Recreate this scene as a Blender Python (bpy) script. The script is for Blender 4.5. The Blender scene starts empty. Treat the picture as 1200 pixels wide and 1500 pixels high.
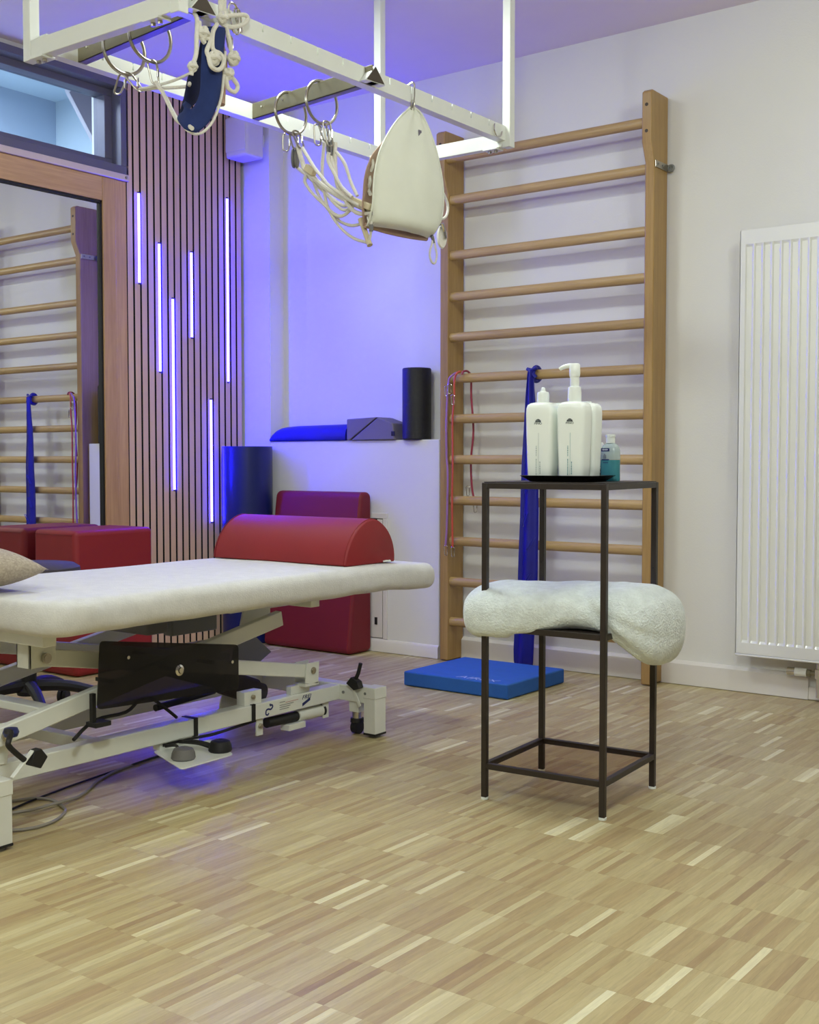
import bpy, bmesh, math, random
from mathutils import Vector, Matrix, Euler
random.seed(7)
PI = math.pi
S = bpy.context.scene
COL = S.collection
def V(*a): return Vector(a)

# ---------------------------------------------------------------- camera, world, lights, exposure
W_PX = 1200.0
F_PX = 1737.0
cam = bpy.data.cameras.new('camera')
cam.sensor_fit = 'HORIZONTAL'
cam.sensor_width = 36.0
cam.lens = F_PX / W_PX * 36.0
cam.clip_start = 0.05
co = bpy.data.objects.new('camera', cam)
COL.objects.link(co)
co.location = (0, 0, 0.92)
co.rotation_euler = (PI / 2 - math.atan(77.0 / F_PX), 0, math.radians(36.8))
S.camera = co

w = bpy.data.worlds.new('world')
S.world = w
w.use_nodes = True
w.node_tree.nodes['Background'].inputs[0].default_value = (0.9, 0.95, 0.85, 1)
w.node_tree.nodes['Background'].inputs[1].default_value = 0.15

WARM = (0.90, 1.0, 0.97)
def area(name, loc, rot, sx, sy, power, col=WARM, spread=PI):
    l = bpy.data.lights.new(name, 'AREA')
    l.shape = 'RECTANGLE'
    l.size = sx
    l.size_y = sy
    l.energy = power
    l.color = col
    l.spread = spread
    o = bpy.data.objects.new(name, l)
    COL.objects.link(o)
    o.location = loc
    o.rotation_euler = rot
    return o
area('ceiling_lamp_light', (-2.70, 2.82, 2.655), (0, 0, 0), 0.42, 0.25, 22)
def globe(name, loc, radius, power, col=WARM):
    l = bpy.data.lights.new(name, 'POINT')
    l.shadow_soft_size = radius
    l.energy = power
    l.color = col
    o = bpy.data.objects.new(name, l)
    COL.objects.link(o)
    o.location = loc
    return o
globe('ceiling_lamp_light', (-0.35, 0.35, 2.30), 0.16, 92)
globe('ceiling_lamp_light', (-0.6, 3.0, 2.42), 0.16, 28)
globe('ceiling_lamp_light', (-2.3, -0.5, 2.42), 0.16, 42)
area('added_transom_fill', (-4.72, 1.75, 2.46), (0, -PI / 2, 0), 0.34, 1.1, 14)  # added fill light shining in through the transom, no daylight source there
area('neighbour_room_light', (-5.0, 3.0, 2.80), (0, 0, 0), 0.3, 0.3, 34.0, (0.78, 0.88, 1.0))

S.view_settings.view_transform = 'Standard'
S.view_settings.look = 'None'
S.view_settings.gamma = 1.0
S.view_settings.use_curve_mapping = False
S.view_settings.exposure = 0.0
S.cycles.use_denoising = True
S.cycles.max_bounces = 10
S.cycles.diffuse_bounces = 5
S.cycles.glossy_bounces = 5
S.cycles.transparent_max_bounces = 12

# ---------------------------------------------------------------- materials
def lin(c):
    def f(v):
        v /= 255.0
        return v / 12.92 if v <= 0.04045 else ((v + 0.055) / 1.055) ** 2.4
    return (f(c[0]), f(c[1]), f(c[2]), 1.0)

def newmat(name):
    m = bpy.data.materials.new(name)
    m.use_nodes = True
    nt = m.node_tree
    return m, nt, nt.nodes['Principled BSDF']

def noise(nt, scale, detail=3, vec=None, rough=0.6):
    n = nt.nodes.new('ShaderNodeTexNoise')
    n.inputs['Scale'].default_value = scale
    n.inputs['Detail'].default_value = detail
    n.inputs['Roughness'].default_value = rough
    if vec is not None:
        nt.links.new(vec, n.inputs['Vector'])
    return n

def bumpify(nt, b, fac, strength, dist):
    bp = nt.nodes.new('ShaderNodeBump')
    bp.inputs['Strength'].default_value = strength
    bp.inputs['Distance'].default_value = dist
    nt.links.new(fac, bp.inputs['Height'])
    nt.links.new(bp.outputs[0], b.inputs['Normal'])
    return bp

def geo_pos(nt):
    g = nt.nodes.new('ShaderNodeNewGeometry')
    return g.outputs['Position']

def mat(name, col, rough=0.5, metal=0.0, var=0.04, vscale=6.0, bump=0.0, bscale=200.0, bdist=0.002, spec=0.5, sheen=0.0, coat=0.0):
    m, nt, b = newmat(name)
    b.inputs['Roughness'].default_value = rough
    b.inputs['Metallic'].default_value = metal
    b.inputs['Specular IOR Level'].default_value = spec
    if sheen:
        b.inputs['Sheen Weight'].default_value = sheen
        b.inputs['Sheen Roughness'].default_value = 0.5
    if coat:
        b.inputs['Coat Weight'].default_value = coat
    c = lin(col)
    tc = nt.nodes.new('ShaderNodeTexCoord')
    n = noise(nt, vscale, 3, tc.outputs['Object'])
    r = nt.nodes.new('ShaderNodeValToRGB')
    r.color_ramp.elements[0].position = 0.3
    r.color_ramp.elements[1].position = 0.7
    r.color_ramp.elements[0].color = tuple(max(0, v * (1 - var)) for v in c[:3]) + (1,)
    r.color_ramp.elements[1].color = tuple(min(1, v * (1 + var)) for v in c[:3]) + (1,)
    nt.links.new(n.outputs[0], r.inputs[0])
    nt.links.new(r.outputs[0], b.inputs['Base Color'])
    if bump:
        n2 = noise(nt, bscale, 2, tc.outputs['Object'])
        bumpify(nt, b, n2.outputs[0], bump, bdist)
    return m

def woodmat(name, base, dark, axis, rough=0.42, scale=14.0, stretch=0.05):
    m, nt, b = newmat(name)
    b.inputs['Roughness'].default_value = rough
    mp = nt.nodes.new('ShaderNodeMapping')
    sc = [1.0, 1.0, 1.0]
    sc[axis] = stretch
    mp.inputs['Scale'].default_value = sc
    nt.links.new(geo_pos(nt), mp.inputs['Vector'])
    n1 = noise(nt, scale, 4, mp.outputs[0], 0.65)
    n2 = noise(nt, scale * 9, 3, mp.outputs[0], 0.7)
    mx = nt.nodes.new('ShaderNodeMix')
    mx.data_type = 'FLOAT'
    mx.inputs[0].default_value = 0.45
    nt.links.new(n1.outputs[0], mx.inputs[2])
    nt.links.new(n2.outputs[0], mx.inputs[3])
    r = nt.nodes.new('ShaderNodeValToRGB')
    r.color_ramp.elements[0].position = 0.33
    r.color_ramp.elements[1].position = 0.66
    r.color_ramp.elements[0].color = lin(dark)
    r.color_ramp.elements[1].color = lin(base)
    nt.links.new(mx.outputs[0], r.inputs[0])
    nt.links.new(r.outputs[0], b.inputs['Base Color'])
    bumpify(nt, b, n2.outputs[0], 0.06, 0.001)
    return m

def floormat():
    m, nt, b = newmat('parquet_oak')
    L = nt.links.new
    pos = geo_pos(nt)
    sp = nt.nodes.new('ShaderNodeSeparateXYZ')
    L(pos, sp.inputs[0])
    def math_(op, a, bb):
        n = nt.nodes.new('ShaderNodeMath')
        n.operation = op
        if hasattr(a, 'links'): L(a, n.inputs[0])
        else: n.inputs[0].default_value = a
        if bb is not None:
            if hasattr(bb, 'links'): L(bb, n.inputs[1])
            else: n.inputs[1].default_value = bb
        return n.outputs[0]
    ix = math_('FLOOR', math_('DIVIDE', math_('ADD', sp.outputs[0], 10.2), 0.017), None)
    iy = math_('FLOOR', math_('DIVIDE', math_('ADD', sp.outputs[1], 10 * 0.17 - 1.994 + 1.7), 0.17), None)
    cb = nt.nodes.new('ShaderNodeCombineXYZ')
    L(ix, cb.inputs[0]); L(iy, cb.inputs[1])
    wn = nt.nodes.new('ShaderNodeTexWhiteNoise')
    wn.noise_dimensions = '3D'
    L(cb.outputs[0], wn.inputs['Vector'])
    # four or five neighbouring strips were often cut from one board: a slower hash gives shared tones
    cb2 = nt.nodes.new('ShaderNodeCombineXYZ')
    ix2 = math_('FLOOR', math_('DIVIDE', math_('ADD', ix, math_('MULTIPLY', iy, 3.7)), 5.0), None)
    L(ix2, cb2.inputs[0]); L(iy, cb2.inputs[1])
    wn2 = nt.nodes.new('ShaderNodeTexWhiteNoise')
    wn2.noise_dimensions = '3D'
    L(cb2.outputs[0], wn2.inputs['Vector'])
    t = math_('ADD', math_('MULTIPLY', wn.outputs['Value'], 0.72), math_('MULTIPLY', wn2.outputs['Value'], 0.28))
    r = nt.nodes.new('ShaderNodeValToRGB')
    els = r.color_ramp.elements
    stops = [(0.0, (150, 124, 88)), (0.10, (165, 141, 99)), (0.25, (173, 152, 107)), (0.50, (182, 165, 118)), (0.75, (188, 173, 126)), (0.86, (198, 185, 138)), (0.93, (218, 209, 166)), (1.0, (228, 222, 182))]
    els[0].position, els[0].color = stops[0][0], lin(stops[0][1])
    els[1].position, els[1].color = stops[-1][0], lin(stops[-1][1])
    for p, c in stops[1:-1]:
        e = els.new(p)
        e.color = lin(c)
    L(t, r.inputs[0])
    # grain, shifted per strip
    mp = nt.nodes.new('ShaderNodeVectorMath')
    mp.operation = 'MULTIPLY'
    mp.inputs[1].default_value = (60, 5, 1)
    L(pos, mp.inputs[0])
    ad = nt.nodes.new('ShaderNodeVectorMath')
    ad.operation = 'ADD'
    L(mp.outputs[0], ad.inputs[0])
    sc = nt.nodes.new('ShaderNodeVectorMath')
    sc.operation = 'SCALE'
    sc.inputs['Scale'].default_value = 40
    L(wn.outputs['Color'], sc.inputs[0])
    L(sc.outputs[0], ad.inputs[1])
    n1 = noise(nt, 2.2, 5, ad.outputs[0], 0.65)
    n1.inputs['Distortion'].default_value = 0.6
    g = nt.nodes.new('ShaderNodeMapRange')
    g.inputs['From Min'].default_value = 0.25
    g.inputs['From Max'].default_value = 0.75
    g.inputs['To Min'].default_value = 0.80
    g.inputs['To Max'].default_value = 1.13
    L(n1.outputs[0], g.inputs['Value'])
    mul = nt.nodes.new('ShaderNodeVectorMath')
    mul.operation = 'SCALE'
    L(r.outputs[0], mul.inputs[0])
    L(g.outputs[0], mul.inputs['Scale'])
    L(mul.outputs[0], b.inputs['Base Color'])
    b.inputs['Roughness'].default_value = 0.33
    b.inputs['Specular IOR Level'].default_value = 0.4
    n3 = noise(nt, 9.0, 2, pos)
    rr = nt.nodes.new('ShaderNodeMapRange')
    rr.inputs['To Min'].default_value = 0.32
    rr.inputs['To Max'].default_value = 0.46
    L(n3.outputs[0], rr.inputs['Value'])
    L(rr.outputs[0], b.inputs['Roughness'])
    bumpify(nt, b, n1.outputs[0], 0.05, 0.001)
    return m

def emis(name, col, strength):
    m, nt, b = newmat(name)
    b.inputs['Base Color'].default_value = (0.8, 0.8, 0.9, 1)
    b.inputs['Emission Color'].default_value = tuple(col) + (1,)
    b.inputs['Emission Strength'].default_value = strength
    return m

def glassmat(name, tint, alpha, rough=0.05):
    # thin pane: mostly transmits (tinted), part mirror reflection
    m, nt, b = newmat(name)
    out = nt.nodes['Material Output']
    tr = nt.nodes.new('ShaderNodeBsdfTransparent')
    tr.inputs[0].default_value = tuple(tint) + (1,)
    b.inputs['Base Color'].default_value = (0.022, 0.021, 0.021, 1)
    b.inputs['Roughness'].default_value = rough
    n = noise(nt, 3.0, 2)
    mr = nt.nodes.new('ShaderNodeMapRange')
    mr.inputs['To Min'].default_value = alpha * 0.95
    mr.inputs['To Max'].default_value = alpha * 1.05
    nt.links.new(n.outputs[0], mr.inputs['Value'])
    mx = nt.nodes.new('ShaderNodeMixShader')
    nt.links.new(mr.outputs[0], mx.inputs[0])
    nt.links.new(tr.outputs[0], mx.inputs[1])
    nt.links.new(b.outputs[0], mx.inputs[2])
    nt.links.new(mx.outputs[0], out.inputs['Surface'])
    return m

M = {}
M['wall'] = mat('white_wall_paint', (222, 220, 214), 0.92, var=0.015, vscale=2.0, bump=0.35, bscale=160, bdist=0.0012, spec=0.2)
M['ceiling'] = mat('white_ceiling_paint', (230, 220, 214), 0.95, var=0.01, bump=0.15, bscale=120, spec=0.1)
M['wall_dimmed'] = mat('unseen_wall_dimmed', (128, 122, 112), 0.92, var=0.015, vscale=2.0, bump=0.3, bscale=160, spec=0.2)  # grey made up for the unseen walls, to cut bounced light
M['trim'] = mat('white_lacquer_trim', (222, 217, 210), 0.5, var=0.01)
M['floor'] = floormat()
M['joint'] = mat('joint_filler', (140, 116, 82), 0.9)
M['oak_x'] = woodmat('oak_rung', (190, 160, 106), (158, 128, 78), 0, 0.38)
M['oak_z'] = woodmat('oak_post', (180, 147, 90), (150, 116, 66), 2, 0.42)
M['frame_z'] = woodmat('door_frame_oak_upright', (204, 164, 118), (168, 128, 86), 2, 0.5, 9.0)
M['frame_y'] = woodmat('door_frame_oak_header', (204, 164, 118), (168, 128, 86), 1, 0.5, 9.0)
M['slat'] = woodmat('oak_slat', (222, 190, 160), (206, 172, 142), 2, 0.6, 18.0, 0.03)
M['felt'] = mat('black_felt', (18, 17, 18), 0.95)
M['mirror'] = mat('mirror_silver', (236, 238, 236), 0.005, 1.0, var=0.0)
M['black'] = mat('black_rubber', (20, 19, 19), 0.6)
M['blackmetal'] = mat('black_brown_powder_coat', (44, 35, 29), 0.45, var=0.06, vscale=30, bump=0.05, bscale=600, bdist=0.0004)
M['white'] = mat('white_powder_coat', (222, 224, 214), 0.35, var=0.02, vscale=9)
M['whitegloss'] = mat('white_enamel', (230, 230, 222), 0.22, var=0.01, coat=0.3)
M['steel'] = mat('brushed_steel', (176, 170, 156), 0.28, 1.0, var=0.08, vscale=40)
M['chrome'] = mat('chrome', (214, 212, 206), 0.12, 1.0, var=0.03)
M['brass'] = mat('greyed_brass_bar', (128, 122, 98), 0.45, 0.35, var=0.08, vscale=14)
M['bardark'] = mat('dark_bar_end', (70, 60, 48), 0.6, 0.3)
M['grey_frame'] = mat('grey_blue_window_paint', (98, 96, 112), 0.5, var=0.03)
M['sill'] = mat('window_sill_paint', (206, 188, 182), 0.6, var=0.03)
M['red'] = mat('red_vinyl', (136, 25, 29), 0.55, var=0.04, bump=0.12, bscale=900, bdist=0.0004)
M['reddark'] = mat('dark_red_vinyl', (116, 16, 30), 0.6, var=0.04, bump=0.12, bscale=900, bdist=0.0004)
M['bluevinyl'] = mat('navy_vinyl', (24, 34, 92), 0.32, var=0.05, bump=0.05, bscale=300)
M['bluecover'] = mat('royal_blue_cover', (22, 26, 120), 0.5, var=0.05)
M['greyfoam'] = mat('grey_foam_cover', (112, 106, 118), 0.8, var=0.04)
M['blackfoam'] = mat('black_foam', (26, 25, 25), 0.55, var=0.3, vscale=60, bump=0.5, bscale=260, bdist=0.0015)
M['pad'] = mat('blue_foam_pad', (36, 96, 176), 0.75, var=0.05, vscale=20, bump=0.25, bscale=380, bdist=0.0008)
M['sheet'] = mat('white_terry_sheet', (210, 209, 203), 1.0, var=0.05, vscale=28, bump=0.5, bscale=240, bdist=0.0025, spec=0.1, sheen=0.25)
M['fleece'] = mat('pale_grey_fleece', (230, 239, 236), 1.0, var=0.09, vscale=34, bump=0.9, bscale=170, bdist=0.006, spec=0.05, sheen=0.5)
M['knit'] = mat('beige_knit', (172, 160, 142), 1.0, var=0.22, vscale=160, bump=0.8, bscale=260, bdist=0.003, spec=0.1)
M['canvas'] = mat('off_white_canvas', (228, 230, 213), 0.95, var=0.03, bump=0.25, bscale=500, bdist=0.0006, spec=0.15)
M['canvasback'] = mat('beige_canvas_lining', (176, 148, 128), 0.95, var=0.04)
M['rope'] = mat('off_white_rope', (218, 214, 200), 0.9, var=0.06, vscale=150, bump=0.5, bscale=420, bdist=0.001)
M['navy'] = mat('navy_webbing', (26, 44, 96), 0.9, var=0.08, vscale=40, bump=0.3, bscale=500, bdist=0.0008)
M['navy_shade'] = mat('navy_webbing_shaded', (12, 20, 52), 0.95, var=0.06, vscale=40)  # same navy webbing, with the shade inside the loop put into its colour
M['handlewood'] = mat('pale_turned_wood', (204, 190, 154), 0.5, var=0.08, vscale=30)
M['plastic'] = mat('white_bottle_plastic', (244, 250, 243), 0.25, var=0.005)
M['cap'] = mat('white_cap_plastic', (238, 244, 238), 0.3, var=0.005)
M['tray'] = mat('black_tray_lacquer', (16, 14, 14), 0.18, var=0.02)
M['ink'] = mat('dark_print', (70, 78, 78), 0.6)
M['inkpale'] = mat('pale_grey_print', (176, 188, 184), 0.6)
M['inkteal'] = mat('teal_print', (110, 156, 160), 0.6)
M['inkblue'] = mat('navy_print', (22, 34, 96), 0.5)
M['inkred'] = mat('red_print', (186, 60, 46), 0.5)
M['inkwhite'] = mat('white_print', (226, 230, 236), 0.6)
M['inklilac'] = mat('pale_blue_print', (170, 184, 226), 0.6)
M['inkband'] = mat('faded_band_print', (58, 66, 172), 0.6)
M['band'] = mat('blue_latex_band', (18, 20, 132), 0.45, var=0.08, vscale=8)
M['greyplastic'] = mat('grey_plastic', (112, 110, 106), 0.55, var=0.03)
M['greyplate'] = mat('grey_metal_plate', (122, 124, 120), 0.5, var=0.03)
M['cordgrey'] = mat('grey_cable_sheath', (138, 132, 120), 0.5)
M['stoolseat'] = mat('charcoal_vinyl', (66, 60, 62), 0.8, var=0.03)
M['speaker'] = mat('white_speaker_shell', (206, 200, 204), 0.6, var=0.01)
M['neighbour'] = mat('pale_blue_grey_wall', (176, 190, 206), 0.9, var=0.01)
M['neighbour2'] = mat('pale_wall', (206, 220, 226), 0.9, var=0.01)
M['tube_red'] = mat('red_rubber_tube', (192, 76, 54), 0.45)
M['tube_violet'] = mat('violet_rubber_tube', (152, 108, 162), 0.45)
M['tube_pink'] = mat('dark_pink_rubber_tube', (150, 52, 72), 0.45)
M['led'] = emis('led_blue_light', (0.0085, 0.0065, 1.0), 200.0)
M['pane'] = glassmat('clear_pane', (0.86, 0.9, 0.95), 0.10, 0.02)
M['smoke'] = glassmat('smoked_acrylic', (0.36, 0.34, 0.34), 0.42, 0.15)
M['shelfglass'] = glassmat('bronze_shelf_glass', (0.86, 0.80, 0.74), 0.05, 0.1)
def liquid(name, col, mixf):
    m, nt, b = newmat(name)
    n = noise(nt, 5.0, 2)
    r = nt.nodes.new('ShaderNodeValToRGB')
    c = lin(col)
    r.color_ramp.elements[0].color = tuple(v * 0.94 for v in c[:3]) + (1,)
    r.color_ramp.elements[1].color = c
    nt.links.new(n.outputs[0], r.inputs[0])
    nt.links.new(r.outputs[0], b.inputs['Base Color'])
    b.inputs['Roughness'].default_value = 0.15
    out = nt.nodes['Material Output']
    tr = nt.nodes.new('ShaderNodeBsdfTransparent')
    nt.links.new(r.outputs[0], tr.inputs[0])
    mx = nt.nodes.new('ShaderNodeMixShader')
    mx.inputs[0].default_value = mixf
    nt.links.new(tr.outputs[0], mx.inputs[1])
    nt.links.new(b.outputs[0], mx.inputs[2])
    nt.links.new(mx.outputs[0], out.inputs['Surface'])
    return m
M['liquid'] = liquid('blue_liquid', (96, 180, 190), 0.6)
M['clearplastic'] = liquid('milky_plastic', (208, 222, 220), 0.6)

# ---------------------------------------------------------------- mesh helpers
class B:
    def __init__(self):
        self.v = []
        self.f = []
    def add(self, vs, fs):
        o = len(self.v)
        self.v += [tuple(p) for p in vs]
        self.f += [tuple(i + o for i in q) for q in fs]
        return self
    def box(self, x0, x1, y0, y1, z0, z1, mtx=None):
        vs = [V(x, y, z) for z in (z0, z1) for y in (y0, y1) for x in (x0, x1)]
        if mtx is not None: vs = [mtx @ p for p in vs]
        return self.add(vs, [(0, 2, 3, 1), (4, 5, 7, 6), (0, 1, 5, 4), (2, 6, 7, 3), (0, 4, 6, 2), (1, 3, 7, 5)])
    def beam(self, a, b, w, h, up=(0, 0, 1)):
        a, b = Vector(a), Vector(b)
        d = (b - a).normalized()
        s = d.cross(Vector(up)).normalized()
        u = s.cross(d)
        vs = []
        for p in (a, b):
            for (i, j) in ((-1, -1), (1, -1), (1, 1), (-1, 1)):
                vs.append(p + s * (i * w / 2) + u * (j * h / 2))
        return self.add(vs, [(3, 2, 1, 0), (4, 5, 6, 7), (0, 1, 5, 4), (1, 2, 6, 5), (2, 3, 7, 6), (3, 0, 4, 7)])
    def cyl(self, a, b, r, n=16, r2=None):
        a, b = Vector(a), Vector(b)
        d = (b - a).normalized()
        s = d.orthogonal().normalized()
        u = d.cross(s)
        r2 = r if r2 is None else r2
        vs = []
        for p, q in ((a, r), (b, r2)):
            for i in range(n):
                t = 2 * PI * i / n
                vs.append(p + (s * math.cos(t) + u * math.sin(t)) * q)
        fs = [(i, (i + 1) % n, n + (i + 1) % n, n + i) for i in range(n)]
        fs += [tuple(reversed(range(n))), tuple(range(n, 2 * n))]
        return self.add(vs, fs)
    def lathe(self, prof, c=(0, 0, 0), n=28, sx=1.0, sy=1.0, p=2.0):
        vs = []
        for r, z in prof:
            for i in range(n):
                t = 2 * PI * i / n
                ct, st = math.cos(t), math.sin(t)
                k = (abs(ct) ** p + abs(st) ** p) ** (-1.0 / p)
                vs.append((c[0] + r * sx * k * ct, c[1] + r * sy * k * st, c[2] + z))
        fs = []
        for j in range(len(prof) - 1):
            for i in range(n):
                fs.append((j * n + i, j * n + (i + 1) % n, (j + 1) * n + (i + 1) % n, (j + 1) * n + i))
        fs += [tuple(reversed(range(n))), tuple(range((len(prof) - 1) * n, len(prof) * n))]
        return self.add(vs, fs)
    def prism(self, poly, axis, a, b):
        # poly of 2-D points; axis 0: (y,z), 1: (x,z), 2: (x,y)
        def P(p, t):
            return (t, p[0], p[1]) if axis == 0 else (p[0], t, p[1]) if axis == 1 else (p[0], p[1], t)
        n = len(poly)
        vs = [P(p, a) for p in poly] + [P(p, b) for p in poly]
        fs = [(i, (i + 1) % n, n + (i + 1) % n, n + i) for i in range(n)]
        fs += [tuple(reversed(range(n))), tuple(range(n, 2 * n))]
        return self.add(vs, fs)
    def tube(self, pts, r, n=8, closed=False, smooth=4):
        pts = [Vector(p) for p in pts]
        if smooth > 1: pts = catmull(pts, smooth, closed)
        m = len(pts)
        vs, fs = [], []
        prev = None
        for i, p in enumerate(pts):
            if closed: d = pts[(i + 1) % m] - pts[i - 1]
            else: d = pts[min(i + 1, m - 1)] - pts[max(i - 1, 0)]
            d = d.normalized() if d.length > 1e-9 else V(0, 0, 1)
            s = d.orthogonal().normalized() if prev is None else (prev - d * prev.dot(d))
            s = s.normalized() if s.length > 1e-6 else d.orthogonal().normalized()
            prev = s
            u = d.cross(s)
            rr = r(i / max(1, m - 1)) if callable(r) else r
            for k in range(n):
                t = 2 * PI * k / n
                vs.append(p + (s * math.cos(t) + u * math.sin(t)) * rr)
        for i in range(m if closed else m - 1):
            a, b_ = i * n, ((i + 1) % m) * n
            for k in range(n):
                fs.append((a + k, a + (k + 1) % n, b_ + (k + 1) % n, b_ + k))
        if not closed:
            fs += [tuple(reversed(range(n))), tuple(range((m - 1) * n, m * n))]
        return self.add(vs, fs)
    def torus(self, c, R, r, ax1, ax2, n=40, k=10):
        ax1, ax2 = Vector(ax1).normalized(), Vector(ax2).normalized()
        c = Vector(c)
        return self.tube([c + ax1 * R * math.cos(2 * PI * i / n) + ax2 * R * math.sin(2 * PI * i / n) for i in range(n)], r, k, True, 1)
    def loop(self, a, b, wid, r, side, n=6):
        # carabiner-like rounded link from a to b, half width wid along side
        a, b, s = Vector(a), Vector(b), Vector(side).normalized()
        d = (b - a).normalized()
        L = (b - a).length
        pts = []
        for i in range(9):
            t = PI * i / 8
            pts.append(a + d * (wid - wid * math.sin(t)) + s * wid * math.cos(t))
        for i in range(9):
            t = PI * i / 8
            pts.append(b - d * (wid * .8 - wid * .8 * math.sin(t)) - s * wid * .8 * math.cos(t))
        return self.tube(pts, r, n, True, 1)
    def build(self, name, m, parent=None, smooth=35, bevel=0.0, seg=2):
        me = bpy.data.meshes.new(name)
        me.from_pydata(self.v, [], self.f)
        me.update()
        bm = bmesh.new()
        bm.from_mesh(me)
        bmesh.ops.recalc_face_normals(bm, faces=bm.faces)
        bm.to_mesh(me)
        bm.free()
        me.materials.append(m)
        if smooth:
            for p in me.polygons: p.use_smooth = True
            me.set_sharp_from_angle(angle=math.radians(smooth))
        o = bpy.data.objects.new(name, me)
        COL.objects.link(o)
        if parent is not None: attach(o, parent)
        if bevel:
            md = o.modifiers.new('bevel', 'BEVEL')
            md.width = bevel
            md.segments = seg
            md.limit_method = 'ANGLE'
            md.angle_limit = math.radians(40)
            md.harden_normals = False
        return o

def attach(o, parent):
    o.parent = parent
    # all parts are modelled in world space; cancel the parent's transform
    m = parent.matrix_basis
    p = parent
    while p.parent is not None:
        p = p.parent
        m = p.matrix_basis @ m if False else m
    root = Matrix.Identity(4)
    chain = []
    p = parent
    while p is not None:
        chain.append(p)
        p = p.parent
    wm = Matrix.Identity(4)
    for q in reversed(chain):
        wm = wm @ q.matrix_parent_inverse @ q.matrix_basis
    o.matrix_parent_inverse = wm.inverted()

def catmull(pts, k, closed=False):
    n = len(pts)
    out = []
    rng = n if closed else n - 1
    for i in range(rng):
        if closed:
            p0, p1, p2, p3 = pts[i - 1], pts[i], pts[(i + 1) % n], pts[(i + 2) % n]
        else:
            p0, p1, p2, p3 = pts[max(i - 1, 0)], pts[i], pts[i + 1], pts[min(i + 2, n - 1)]
        for j in range(k):
            t = j / k
            out.append(0.5 * ((2 * p1) + (p2 - p0) * t + (2 * p0 - 5 * p1 + 4 * p2 - p3) * t * t + (3 * p1 - p0 - 3 * p2 + p3) * t ** 3))
    if not closed: out.append(pts[-1])
    return out

def tag(o, label, cat, group=None):
    o['label'] = label
    o['category'] = cat
    if group: o['group'] = group
    return o
def thing(name, loc, label, cat, group=None, rotz=0.0):
    o = bpy.data.objects.new(name, None)
    o.empty_display_size = 0.05
    COL.objects.link(o)
    o.location = loc
    o.rotation_euler = (0, 0, rotz)
    return tag(o, label, cat, group)
def struct(o):
    o['kind'] = 'structure'
    return o
def part_label(o, s):
    o['label'] = s
    return o
def rrect(y0, y1, z0, z1, r, n=5):
    pts = []
    for (cy, cz, a0) in ((y1 - r, z1 - r, 0), (y0 + r, z1 - r, PI / 2), (y0 + r, z0 + r, PI), (y1 - r, z0 + r, 1.5 * PI)):
        for i in range(n + 1):
            t = a0 + PI / 2 * i / n
            pts.append((cy + r * math.cos(t), cz + r * math.sin(t)))
    return pts
def roundpoly(poly, r, n=4):
    out = []
    m = len(poly)
    for i in range(m):
        p0, p1, p2 = Vector(poly[i - 1]), Vector(poly[i]), Vector(poly[(i + 1) % m])
        a, b = (p0 - p1), (p2 - p1)
        rr = min(r, a.length * .45, b.length * .45)
        s, e = p1 + a.normalized() * rr, p1 + b.normalized() * rr
        for j in range(n + 1):
            t = j / n
            out.append(tuple((1 - t) ** 2 * s + 2 * t * (1 - t) * p1 + t * t * e))
    return out

def text(name, body, size, mtx, m, parent, extrude=0.0002, align='CENTER', shear=0.0, sx=1.0):
    cu = bpy.data.curves.new(name, 'FONT')
    cu.body = body
    cu.size = size
    cu.extrude = extrude
    cu.align_x = align
    cu.align_y = 'CENTER'
    cu.shear = shear
    cu.resolution_u = 3
    t = bpy.data.objects.new(name, cu)
    COL.objects.link(t)
    dg = bpy.context.evaluated_depsgraph_get()
    me = bpy.data.meshes.new_from_object(t.evaluated_get(dg))
    COL.objects.unlink(t)
    bpy.data.objects.remove(t)
    me.transform(mtx @ Matrix.Diagonal((sx, 1, 1, 1)))
    me.materials.clear()
    me.materials.append(m)
    o = bpy.data.objects.new(name, me)
    COL.objects.link(o)
    attach(o, parent)
    return o
def frame_mtx(loc, xdir, ydir):
    x = Vector(xdir).normalized()
    y = Vector(ydir)
    y = (y - x * x.dot(y)).normalized()
    z = x.cross(y)
    m = Matrix((x, y, z)).transposed().to_4x4()
    m.translation = Vector(loc)
    return m

# ================================================================= SETTING
CEIL = 2.69
XL = -4.41      # left wall surface
YB = 4.54       # back wall surface
PF = 4.435      # face of the pillar and of the half-height ledge

b = B().box(XL - 0.1, 2.3, -1.6, YB + 0.1, -0.06, -0.0025)
floor = struct(b.build('floor', M['joint'], smooth=0))
bo = bpy.data.objects  # noqa

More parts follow.
